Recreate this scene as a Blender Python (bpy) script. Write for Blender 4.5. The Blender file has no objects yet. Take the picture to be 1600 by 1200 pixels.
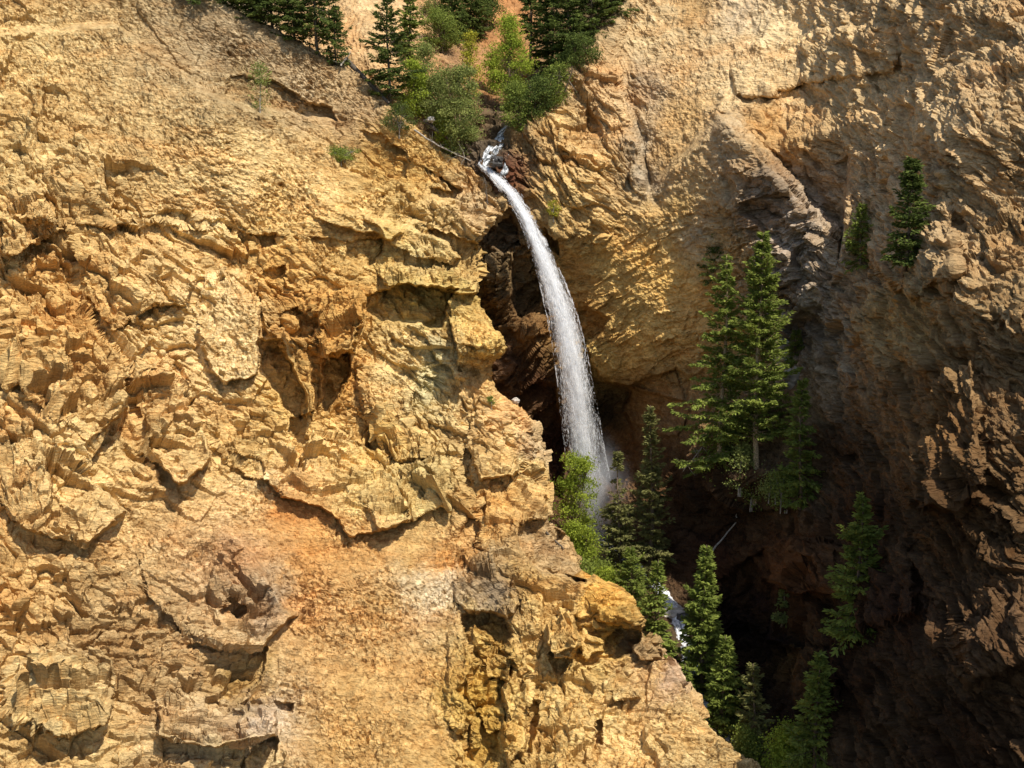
import bpy, math, random, time
import numpy as np
from concurrent.futures import ThreadPoolExecutor
from mathutils import Vector

T0 = time.time()
C = bpy.context.scene
R = math.radians

# ------------------------------------------------------------------ camera, sky, sun, exposure
PITCH = R(-7.0)
FOV = R(30.0)
F = 600.0 / math.tan(FOV / 2)
cam_d = bpy.data.cameras.new('camera')
cam_d.sensor_fit = 'VERTICAL'
cam_d.angle = FOV
cam_d.clip_start = 0.5
cam_d.clip_end = 2000
cam = bpy.data.objects.new('camera', cam_d)
C.collection.objects.link(cam)
cam.rotation_euler = (R(90) + PITCH, 0, 0)
C.camera = cam

SUN_EL, SUN_AZ = R(56), R(36)          # azimuth: from behind the camera towards +x
sdir = Vector((math.cos(SUN_EL) * math.sin(SUN_AZ), -math.cos(SUN_EL) * math.cos(SUN_AZ), math.sin(SUN_EL)))
sl = bpy.data.lights.new('sun', 'SUN')
sl.energy = 4.6
sl.angle = R(0.5)
sl.color = (1.0, 0.94, 0.84)
so = bpy.data.objects.new('sun', sl)
so.rotation_euler = sdir.to_track_quat('Z', 'Y').to_euler()
so.location = (0, 0, 60)
C.collection.objects.link(so)

w = bpy.data.worlds.new('World')
C.world = w
w.use_nodes = True
wn = w.node_tree
sky = wn.nodes.new('ShaderNodeTexSky')
sky.sky_type = 'NISHITA'
sky.sun_disc = False
sky.sun_elevation = SUN_EL
sky.sun_rotation = math.pi - SUN_AZ
bg = wn.nodes['Background']
bg.inputs[1].default_value = 0.12
wn.links.new(sky.outputs[0], bg.inputs[0])
C.view_settings.view_transform = 'Standard'
C.view_settings.look = 'None'
C.view_settings.exposure = 0.38
C.view_settings.gamma = 1.0
C.cycles.max_bounces = 6
C.cycles.diffuse_bounces = 4
C.cycles.transparent_max_bounces = 24
C.cycles.volume_bounces = 1

# ------------------------------------------------------------------ helpers
def P(px, py, D):
    """a point of the place seen along photo coordinates px, py, D metres away"""
    px = np.asarray(px, float); py = np.asarray(py, float); D = np.asarray(D, float)
    X = (px - 800) / F; U = (600 - py) / F
    dy = math.cos(PITCH) - math.sin(PITCH) * U
    dz = math.sin(PITCH) + math.cos(PITCH) * U
    k = D / dy
    return np.stack([X * k, D + 0 * k, dz * k], -1)

def Pv(px, py, D):
    return Vector([float(c) for c in P(px, py, D)])

def chunked(fn, pts, n=60000):
    N = len(pts)
    cuts = [(i, min(N, i + n)) for i in range(0, N, n)]
    with ThreadPoolExecutor(4) as ex:
        res = list(ex.map(lambda c: fn(pts[c[0]:c[1]]), cuts))
    if isinstance(res[0], tuple):
        return tuple(np.concatenate([r[k] for r in res]) for k in range(len(res[0])))
    return np.concatenate(res)

def hash64(i, j, k, seed):
    with np.errstate(over='ignore'):
        h = (i.astype(np.uint64) * np.uint64(0x9E3779B97F4A7C15)) ^ (j.astype(np.uint64) * np.uint64(0xC2B2AE3D27D4EB4F)) ^ (k.astype(np.uint64) * np.uint64(0x165667B19E3779F9))
        h = h + np.uint64(seed * 7919 + 13)
        h ^= h >> np.uint64(31); h = h * np.uint64(0xBF58476D1CE4E5B9)
        h ^= h >> np.uint64(29); h = h * np.uint64(0x94D049BB133111EB)
        h ^= h >> np.uint64(32)
    return h

def h4(h):
    m = np.uint64(0xFFFF)
    return [((h >> np.uint64(s)) & m).astype(np.float32) / 65535.0 for s in (0, 16, 32, 48)]

def gnoise(Q, seed=0):
    """gradient noise of (N,3) points, about -1..1"""
    def f(Q):
        i = np.floor(Q); fr = (Q - i).astype(np.float32); i = i.astype(np.int64) + 100000
        u = fr * fr * fr * (fr * (fr * 6 - 15) + 10)
        out = np.zeros(len(Q), np.float32)
        for a in (0, 1):
            wa = u[:, 0] if a else 1 - u[:, 0]
            for b in (0, 1):
                wb = u[:, 1] if b else 1 - u[:, 1]
                for c in (0, 1):
                    wc = u[:, 2] if c else 1 - u[:, 2]
                    g = h4(hash64(i[:, 0] + a, i[:, 1] + b, i[:, 2] + c, seed))
                    d = (g[0] - .5) * (fr[:, 0] - a) + (g[1] - .5) * (fr[:, 1] - b) + (g[2] - .5) * (fr[:, 2] - c)
                    out += wa * wb * wc * d
        return out * 2.6
    return chunked(f, Q)

def fbm(Q, octs=3, seed=0, gain=0.5):
    s = 0; a = 1
    for o in range(octs):
        s = s + a * gnoise(Q * (2.03 ** o) + 17.3 * o, seed + o); a *= gain
    return s

def facet(Q, seed=0, tilt=1.0):
    """broken-plane noise: each cell a tilted plane; returns height, cell random, crack 0..1"""
    def f(Q):
        i0 = np.floor(Q - 0.5).astype(np.int64) + 100000
        Qs = Q + 100000.0
        b1 = np.full(len(Q), 9e9); b2 = b1.copy(); val = np.zeros(len(Q)); rid = np.zeros(len(Q))
        for a in (0, 1):
            for b in (0, 1):
                for c in (0, 1):
                    ii = i0 + np.array([a, b, c])
                    hh = hash64(ii[:, 0], ii[:, 1], ii[:, 2], seed)
                    g = h4(hh)
                    d = Qs - (ii + 0.5 + 0.75 * (np.stack(g[:3], -1) - 0.5))
                    r2 = (d * d).sum(1)
                    near = r2 < b1
                    b2 = np.where(near, b1, np.minimum(b2, r2))
                    b1 = np.where(near, r2, b1)
                    e = h4(hash64(ii[:, 2], ii[:, 0], ii[:, 1], seed + 5))
                    v = tilt * 2 * ((e[0] - .5) * d[:, 0] + (e[1] - .5) * d[:, 1] + (e[2] - .5) * d[:, 2]) + (g[3] - .5) * 1.3
                    val = np.where(near, v, val); rid = np.where(near, e[3], rid)
        cr = np.clip((np.sqrt(b2) - np.sqrt(b1)) / 0.12, 0, 1)
        return val, rid, cr
    return chunked(f, Q)

def basis(a, n):
    """columns: along strata, across, strata normal"""
    n = np.array(n, float); n /= np.linalg.norm(n)
    a = np.array(a, float); a -= a.dot(n) * n; a /= np.linalg.norm(a)
    return np.stack([a, np.cross(n, a), n], 1)

def rbf(ctrl, gx, gy, soft=25.0):
    c = np.array(ctrl, float)
    n = len(c)
    def ker(ax, ay, bx, by):
        return np.sqrt((ax - bx) ** 2 + (ay - by) ** 2 + soft * soft)
    A = np.zeros((n + 3, n + 3))
    A[:n, :n] = ker(c[:, None, 0], c[:, None, 1], c[None, :, 0], c[None, :, 1])
    A[:n, n] = 1; A[:n, n + 1] = c[:, 0]; A[:n, n + 2] = c[:, 1]
    A[n, :n] = 1; A[n + 1, :n] = c[:, 0]; A[n + 2, :n] = c[:, 1]
    s = np.linalg.solve(A, np.concatenate([c[:, 2], [0, 0, 0]]))
    out = s[n] + s[n + 1] * gx + s[n + 2] * gy
    for k in range(n):
        out = out + s[k] * ker(gx, gy, c[k, 0], c[k, 1])
    return out

def idw(ctrl, gx, gy, power=3.0, vals=None):
    c = np.array([q[:2] for q in ctrl], float); v = np.array([q[2:] for q in ctrl], float)
    W = 0; S = 0
    for k in range(len(c)):
        wt = ((gx - c[k, 0]) ** 2 + (gy - c[k, 1]) ** 2 + 100.0) ** (-power / 2)
        W = W + wt; S = S + wt[..., None] * v[k]
    return S / W[..., None]

class Coarse:
    """evaluates a slow map on a coarse grid and reads it back bilinearly"""
    def __init__(self, fn, x0, x1, y0, y1, step=8):
        self.x0, self.y0, self.s = x0, y0, step
        xs = np.arange(x0, x1 + 2 * step, step); ys = np.arange(y0, y1 + 2 * step, step)
        gx, gy = np.meshgrid(xs.astype(float), ys.astype(float))
        self.g = fn(gx, gy)
    def __call__(self, x, y):
        """smooth (cubic B-spline) reading"""
        g = self.g
        u = np.clip((x - self.x0) / self.s, 1, g.shape[1] - 3.001)
        v = np.clip((y - self.y0) / self.s, 1, g.shape[0] - 3.001)
        i = u.astype(int); j = v.astype(int); a = u - i; b = v - j
        def wts(t): return [(1 - t) ** 3 / 6, (3 * t ** 3 - 6 * t * t + 4) / 6, (-3 * t ** 3 + 3 * t * t + 3 * t + 1) / 6, t ** 3 / 6]
        wa = wts(a); wb = wts(b)
        if g.ndim == 3: wa = [k[..., None] for k in wa]; wb = [k[..., None] for k in wb]
        out = 0
        for dj in range(4):
            for di in range(4):
                out = out + g[j + dj - 1, i + di - 1] * wb[dj] * wa[di]
        return out

HOLLOW = .85
def block(px, py, D, poly, w=3.0):
    """poly: list of (x, y, out) - moves the rock inside the outline out by `out` metres (towards the viewer's side)"""
    p = np.array(poly, float); w = w * 1.1
    m = (px > p[:, 0].min() - w) & (px < p[:, 0].max() + w) & (py > p[:, 1].min() - w) & (py < p[:, 1].max() + w)
    if not m.any(): return
    x = px[m]; y = py[m]
    inside = np.zeros(len(x), bool); dist = np.full(len(x), 1e9)
    n = len(p)
    for k in range(n):
        ax, ay = p[k, :2]; bx, by = p[(k + 1) % n, :2]
        c = ((ay > y) != (by > y)) & (x < (bx - ax) * (y - ay) / (by - ay + 1e-9) + ax)
        inside ^= c
        t = np.clip(((x - ax) * (bx - ax) + (y - ay) * (by - ay)) / ((bx - ax) ** 2 + (by - ay) ** 2 + 1e-9), 0, 1)
        dist = np.minimum(dist, np.hypot(x - ax - t * (bx - ax), y - ay - t * (by - ay)))
    sd = np.where(inside, dist, -dist)
    k = np.clip((sd + w * .5) / w, 0, 1); k = k * k * (3 - 2 * k)
    W = 0; S = 0; p[:, 2] *= 1.2; p[:, 2] = np.where(p[:, 2] < 0, p[:, 2] * HOLLOW, p[:, 2])
    for q in p:
        wt = 1.0 / ((x - q[0]) ** 2 + (y - q[1]) ** 2 + 9.0)
        W = W + wt; S = S + wt * q[2]
    D[m] = D[m] - k * S / W

def facets(px, py, D, pts, edges):
    """large flat faces of rock with sharp creases: pts (x, y, D or None), edges = creases as chains of indices"""
    from mathutils.geometry import delaunay_2d_cdt
    P2 = [Vector(p[:2]) for p in pts]
    E = [(c[i], c[i + 1]) for c in edges for i in range(len(c) - 1)]
    out = delaunay_2d_cdt(P2, E, [], 0, 1e-4)
    vs = np.array([v[:] for v in out[0]]); src = out[3]
    dv = np.zeros(len(vs))
    for k in range(len(vs)):
        s = src[k]
        if len(s) and pts[s[0]][2] is not None: dv[k] = pts[s[0]][2]
        else:
            j = np.argmin((px[0] - vs[k, 0]) ** 2); i = np.argmin((py[:, 0] - vs[k, 1]) ** 2); dv[k] = D[i, j]
    new = D.copy(); wgt = np.zeros(D.shape)
    for f in out[2]:
        a, b, c = vs[f[0]], vs[f[1]], vs[f[2]]
        m = (px >= min(a[0], b[0], c[0])) & (px <= max(a[0], b[0], c[0])) & (py >= min(a[1], b[1], c[1])) & (py <= max(a[1], b[1], c[1]))
        if not m.any(): continue
        x = px[m]; y = py[m]
        den = (b[1] - c[1]) * (a[0] - c[0]) + (c[0] - b[0]) * (a[1] - c[1])
        if abs(den) < 1e-6: continue
        u = ((b[1] - c[1]) * (x - c[0]) + (c[0] - b[0]) * (y - c[1])) / den
        v = ((c[1] - a[1]) * (x - c[0]) + (a[0] - c[0]) * (y - c[1])) / den
        ins = (u >= -1e-6) & (v >= -1e-6) & (u + v <= 1 + 1e-6)
        val = u * dv[f[0]] + v * dv[f[1]] + (1 - u - v) * dv[f[2]]
        cur = new[m]; cur[ins] = val[ins]; new[m] = cur
    D[:] = new

def grid_normals(V):
    du = np.gradient(V, axis=1); dv = np.gradient(V, axis=0)
    n = np.cross(du, dv)
    n /= np.linalg.norm(n, axis=-1, keepdims=True) + 1e-9
    return n

def mesh_from(name, verts, faces, mat=None, parent=None, colors=None, smooth=False, loc=None):
    me = bpy.data.meshes.new(name)
    verts = np.asarray(verts, np.float32); faces = np.asarray(faces, np.int32)
    k = faces.shape[1]
    me.vertices.add(len(verts)); me.vertices.foreach_set('co', verts.ravel())
    me.loops.add(faces.size); me.loops.foreach_set('vertex_index', faces.ravel())
    me.polygons.add(len(faces))
    me.polygons.foreach_set('loop_start', np.arange(0, faces.size, k, dtype=np.int32))
    try: me.polygons.foreach_set('loop_total', np.full(len(faces), k, np.int32))
    except Exception: pass
    me.polygons.foreach_set('use_smooth', np.full(len(faces), smooth, bool))
    me.update(calc_edges=True)
    if colors is not None:
        for cn, cv in colors.items():
            at = me.color_attributes.new(cn, 'FLOAT_COLOR', 'POINT')
            cv = np.asarray(cv, np.float32)
            if cv.ndim == 1: cv = np.repeat(cv[:, None], 3, 1)
            full = np.ones((len(verts), 4), np.float32); full[:, :3] = cv
            at.data.foreach_set('color', full.ravel())
    if mat: me.materials.append(mat)
    o = bpy.data.objects.new(name, me)
    C.collection.objects.link(o)
    if parent: o.parent = parent
    if loc is not None: o.location = loc
    return o

def tag(o, label=None, cat=None, group=None, kind=None):
    if label: o['label'] = label
    if cat: o['category'] = cat
    if group: o['group'] = group
    if kind: o['kind'] = kind
    return o

# ------------------------------------------------------------------ materials
def new_mat(name):
    m = bpy.data.materials.new(name); m.use_nodes = True
    nt = m.node_tree
    return m, nt, nt.nodes['Principled BSDF']

def N(nt, t, **kw):
    n = nt.nodes.new(t)
    for k, v in kw.items():
        if k.startswith('i_'):
            n.inputs[int(k[2:]) if k[2:].isdigit() else k[2:]].default_value = v
        else: setattr(n, k, v)
    return n

def rock_material(name, rot, stretch=(0.35, 0.35, 1.6), bump=1.0):
    m, nt, b = new_mat(name)
    L = nt.links.new
    tc = N(nt, 'ShaderNodeTexCoord')
    mp = N(nt, 'ShaderNodeMapping'); mp.vector_type = 'POINT'
    mp.inputs['Rotation'].default_value = rot
    mp.inputs['Scale'].default_value = stretch
    L(tc.outputs['Object'], mp.inputs[0])
    at = N(nt, 'ShaderNodeVertexColor', layer_name='tint')
    n1 = N(nt, 'ShaderNodeTexNoise'); n1.inputs['Scale'].default_value = 1.1; n1.inputs['Detail'].default_value = 8; n1.inputs['Roughness'].default_value = 0.65
    L(mp.outputs[0], n1.inputs[0])
    n2 = N(nt, 'ShaderNodeTexNoise'); n2.inputs['Scale'].default_value = 4.5; n2.inputs['Detail'].default_value = 6; n2.inputs['Roughness'].default_value = 0.7
    L(tc.outputs['Object'], n2.inputs[0])
    r1 = N(nt, 'ShaderNodeMapRange'); r1.inputs[1].default_value = .3; r1.inputs[2].default_value = .7; r1.inputs[3].default_value = .72; r1.inputs[4].default_value = 1.22
    L(n1.outputs[0], r1.inputs[0])
    r2 = N(nt, 'ShaderNodeMapRange'); r2.inputs[1].default_value = .3; r2.inputs[2].default_value = .7; r2.inputs[3].default_value = .72; r2.inputs[4].default_value = 1.25
    L(n2.outputs[0], r2.inputs[0])
    mu = N(nt, 'ShaderNodeMath', operation='MULTIPLY'); L(r1.outputs[0], mu.inputs[0]); L(r2.outputs[0], mu.inputs[1])
    vm = N(nt, 'ShaderNodeVectorMath', operation='SCALE'); L(at.outputs[0], vm.inputs[0]); L(mu.outputs[0], vm.inputs['Scale'])
    # iron staining
    n3 = N(nt, 'ShaderNodeTexNoise'); n3.inputs['Scale'].default_value = 0.28; n3.inputs['Detail'].default_value = 7; n3.inputs['Roughness'].default_value = 0.6
    L(mp.outputs[0], n3.inputs[0])
    r3 = N(nt, 'ShaderNodeMapRange'); r3.inputs[1].default_value = .50; r3.inputs[2].default_value = .68; r3.inputs[4].default_value = .42
    L(n3.outputs[0], r3.inputs[0])
    mx = N(nt, 'ShaderNodeMix', data_type='RGBA', blend_type='MULTIPLY')
    mx.inputs[7].default_value = (1.0, .72, .46, 1)
    L(r3.outputs[0], mx.inputs[0]); L(vm.outputs[0], mx.inputs[6])
    L(mx.outputs[2], b.inputs['Base Color'])
    b.inputs['Roughness'].default_value = 0.92
    b.inputs['Specular IOR Level'].default_value = 0.15
    # bump
    n4 = N(nt, 'ShaderNodeTexNoise'); n4.inputs['Scale'].default_value = 3.0; n4.inputs['Detail'].default_value = 9; n4.inputs['Roughness'].default_value = 0.72
    L(mp.outputs[0], n4.inputs[0])
    vo = N(nt, 'ShaderNodeTexVoronoi', feature='F1'); vo.inputs['Scale'].default_value = 3.4
    L(mp.outputs[0], vo.inputs['Vector'])
    ad = N(nt, 'ShaderNodeMath', operation='MULTIPLY_ADD'); L(vo.outputs['Distance'], ad.inputs[0]); ad.inputs[1].default_value = .35; L(n4.outputs[0], ad.inputs[2])
    bp = N(nt, 'ShaderNodeBump'); bp.inputs['Strength'].default_value = 0.9; bp.inputs['Distance'].default_value = 0.36 * bump
    L(ad.outputs[0], bp.inputs['Height'])
    L(bp.outputs[0], b.inputs['Normal'])
    return m

M_rockA = rock_material('golden_rock', (0, R(-35), 0), (0.45, 0.6, 1.7))
M_rockB = rock_material('canyon_rock', (0, R(50), 0), (0.35, 0.6, 1.5))
M_dirt = rock_material('scree', (0, R(40), 0), (0.6, 0.8, 1.1), 0.8)

def simple_mat(name, col, rough=.9, var=.35, scale=3.0, bump=.03, spec=.2):
    m, nt, b = new_mat(name); L = nt.links.new
    tc = N(nt, 'ShaderNodeTexCoord')
    n = N(nt, 'ShaderNodeTexNoise'); n.inputs['Scale'].default_value = scale; n.inputs['Detail'].default_value = 6
    L(tc.outputs['Object'], n.inputs[0])
    cr = N(nt, 'ShaderNodeMapRange'); cr.inputs[1].default_value = .3; cr.inputs[2].default_value = .7; cr.inputs[3].default_value = 1 - var; cr.inputs[4].default_value = 1 + var
    L(n.outputs[0], cr.inputs[0])
    vm = N(nt, 'ShaderNodeVectorMath', operation='SCALE'); vm.inputs[0].default_value = col[:3]; L(cr.outputs[0], vm.inputs['Scale'])
    L(vm.outputs[0], b.inputs['Base Color'])
    b.inputs['Roughness'].default_value = rough; b.inputs['Specular IOR Level'].default_value = spec
    bp = N(nt, 'ShaderNodeBump'); bp.inputs['Distance'].default_value = bump; L(n.outputs[0], bp.inputs['Height']); L(bp.outputs[0], b.inputs['Normal'])
    return m

def leaf_mat(name, c1, c2):
    """foliage: colour between c1 and c2 by the clump's own value, a little light passes through"""
    m = bpy.data.materials.new(name); m.use_nodes = True
    nt = m.node_tree; nt.nodes.clear(); L = nt.links.new
    out = N(nt, 'ShaderNodeOutputMaterial')
    at = N(nt, 'ShaderNodeVertexColor', layer_name='leaf')
    sp = N(nt, 'ShaderNodeSeparateColor'); L(at.outputs[0], sp.inputs[0])
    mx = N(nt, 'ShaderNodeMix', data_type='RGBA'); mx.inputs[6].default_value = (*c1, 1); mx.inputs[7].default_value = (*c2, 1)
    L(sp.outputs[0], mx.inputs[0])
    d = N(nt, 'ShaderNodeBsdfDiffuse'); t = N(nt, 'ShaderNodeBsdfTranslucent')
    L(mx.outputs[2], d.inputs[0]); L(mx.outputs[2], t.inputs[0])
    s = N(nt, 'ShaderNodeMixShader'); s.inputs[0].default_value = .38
    L(d.outputs[0], s.inputs[1]); L(t.outputs[0], s.inputs[2])
    L(s.outputs[0], out.inputs[0])
    return m

M_fir = leaf_mat('fir_needles', (.085, .12, .026), (.31, .36, .075))
M_firdark = leaf_mat('dark_needles', (.040, .066, .020), (.17, .21, .05))
M_spruce = leaf_mat('brownish_needles', (.10, .105, .035), (.27, .26, .09))
M_leaf = leaf_mat('fresh_leaves', (.16, .22, .03), (.40, .46, .06))
M_yleaf = leaf_mat('yellow_leaves', (.26, .26, .03), (.50, .45, .06))
M_gleaf = leaf_mat('grey_green_leaves', (.13, .16, .045), (.34, .37, .11))
M_bark = simple_mat('bark', (.16, .115, .075), scale=5)
M_palebark = simple_mat('pale_bark', (.42, .30, .17), scale=9, var=.6, bump=.1)
M_dead = simple_mat('dead_wood', (.30, .26, .21), scale=6)
M_darkwood = simple_mat('dark_wood', (.10, .08, .06), scale=6)
M_boulder = simple_mat('pale_boulder', (.50, .45, .38), scale=2, bump=.08)
M_wet = simple_mat('wet_rock', (.06, .055, .05), rough=.35, scale=2, bump=.08, spec=.5)
# ------------------------------------------------------------------ the left cliff
STEP = 1.35
BA = basis((math.cos(R(35)), 0, -math.sin(R(35))), (math.sin(R(35)) * .8, -.5, math.cos(R(35)) * .8))
BB = basis((math.cos(R(50)), 0, math.sin(R(50))), (-math.sin(R(50)) * .8, -.45, math.cos(R(50)) * .8))
BX = basis((.2, 1, .3), (.3, -.3, .9))
BH = basis((1, 0, -.12), (.12, -.25, 1))

EDGE = [(-250, -200), (-60, 200 - 60 * 0), ]
EDGE = [(-300, -260), (-200, -120), (-60, 200), (5, 350), (50, 440), (80, 490), (105, 540), (130, 575), (165, 612), (205, 668), (235, 712), (262, 752),
        (282, 775), (305, 793), (322, 797), (345, 778), (378, 752), (410, 750), (440, 752), (468, 743), (505, 768), (522, 779), (543, 793), (560, 775), (580, 765), (610, 775),
        (640, 802), (655, 820), (672, 833), (710, 836), (740, 839), (770, 841), (790, 844), (815, 856), (831, 880), (850, 893), (878, 902), (902, 910), (911, 930), (925, 972),
        (938, 995), (960, 1000), (985, 1005), (1000, 1022), (1020, 1030), (1045, 1048), (1062, 1059), (1080, 1062), (1100, 1078), (1120, 1090),
        (1140, 1106), (1160, 1132), (1180, 1152), (1200, 1178), (1260, 1230), (1420, 1330)]
_ey = np.array([e[0] for e in EDGE], float); _ex = np.array([e[1] for e in EDGE], float)
def edge_x(py): return np.interp(py, _ey, _ex)

A_D = [(-250, -200, 156), (-250, 300, 128), (-250, 700, 110), (-250, 1100, 94), (-250, 1400, 84), (100, -60, 156), (100, 120, 144), (100, 300, 132), (100, 700, 114), (100, 1100, 99),
       (350, 20, 153), (350, 110, 150), (350, 170, 142), (350, 350, 135), (350, 550, 129), (350, 750, 121), (350, 950, 110), (350, 1200, 98), (350, 1400, 89),
       (430, 80, 153), (430, 165, 148), (500, 120, 152), (520, 200, 149), (500, 270, 142), (500, 400, 135), (500, 550, 131), (500, 700, 127), (500, 820, 120), (500, 1000, 110), (500, 1200, 100),
       (610, 180, 150), (600, 240, 147), (600, 300, 142), (600, 420, 137), (640, 480, 135), (600, 600, 132), (620, 750, 126), (600, 880, 117), (600, 1050, 108), (620, 1200, 100),
       (700, 245, 148), (700, 330, 142), (700, 430, 137), (720, 520, 134), (700, 620, 131), (720, 750, 126), (720, 870, 119), (700, 1000, 111), (720, 1200, 102), (700, 1400, 92),
       (750, 268, 146), (790, 312, 144), (745, 400, 140), (780, 540, 134), (800, 660, 131), (830, 710, 130.5), (835, 780, 127), (870, 840, 123), (820, 800, 124),
       (820, 880, 118), (850, 925, 114), (950, 935, 113), (1000, 985, 112), (1030, 1030, 111), (900, 1050, 108), (1060, 1100, 107), (1150, 1190, 103.5), (1000, 1200, 101),
       (1250, 1350, 97), (900, 1400, 90), (850, 1150, 103), (1050, 1400, 92)]

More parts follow.
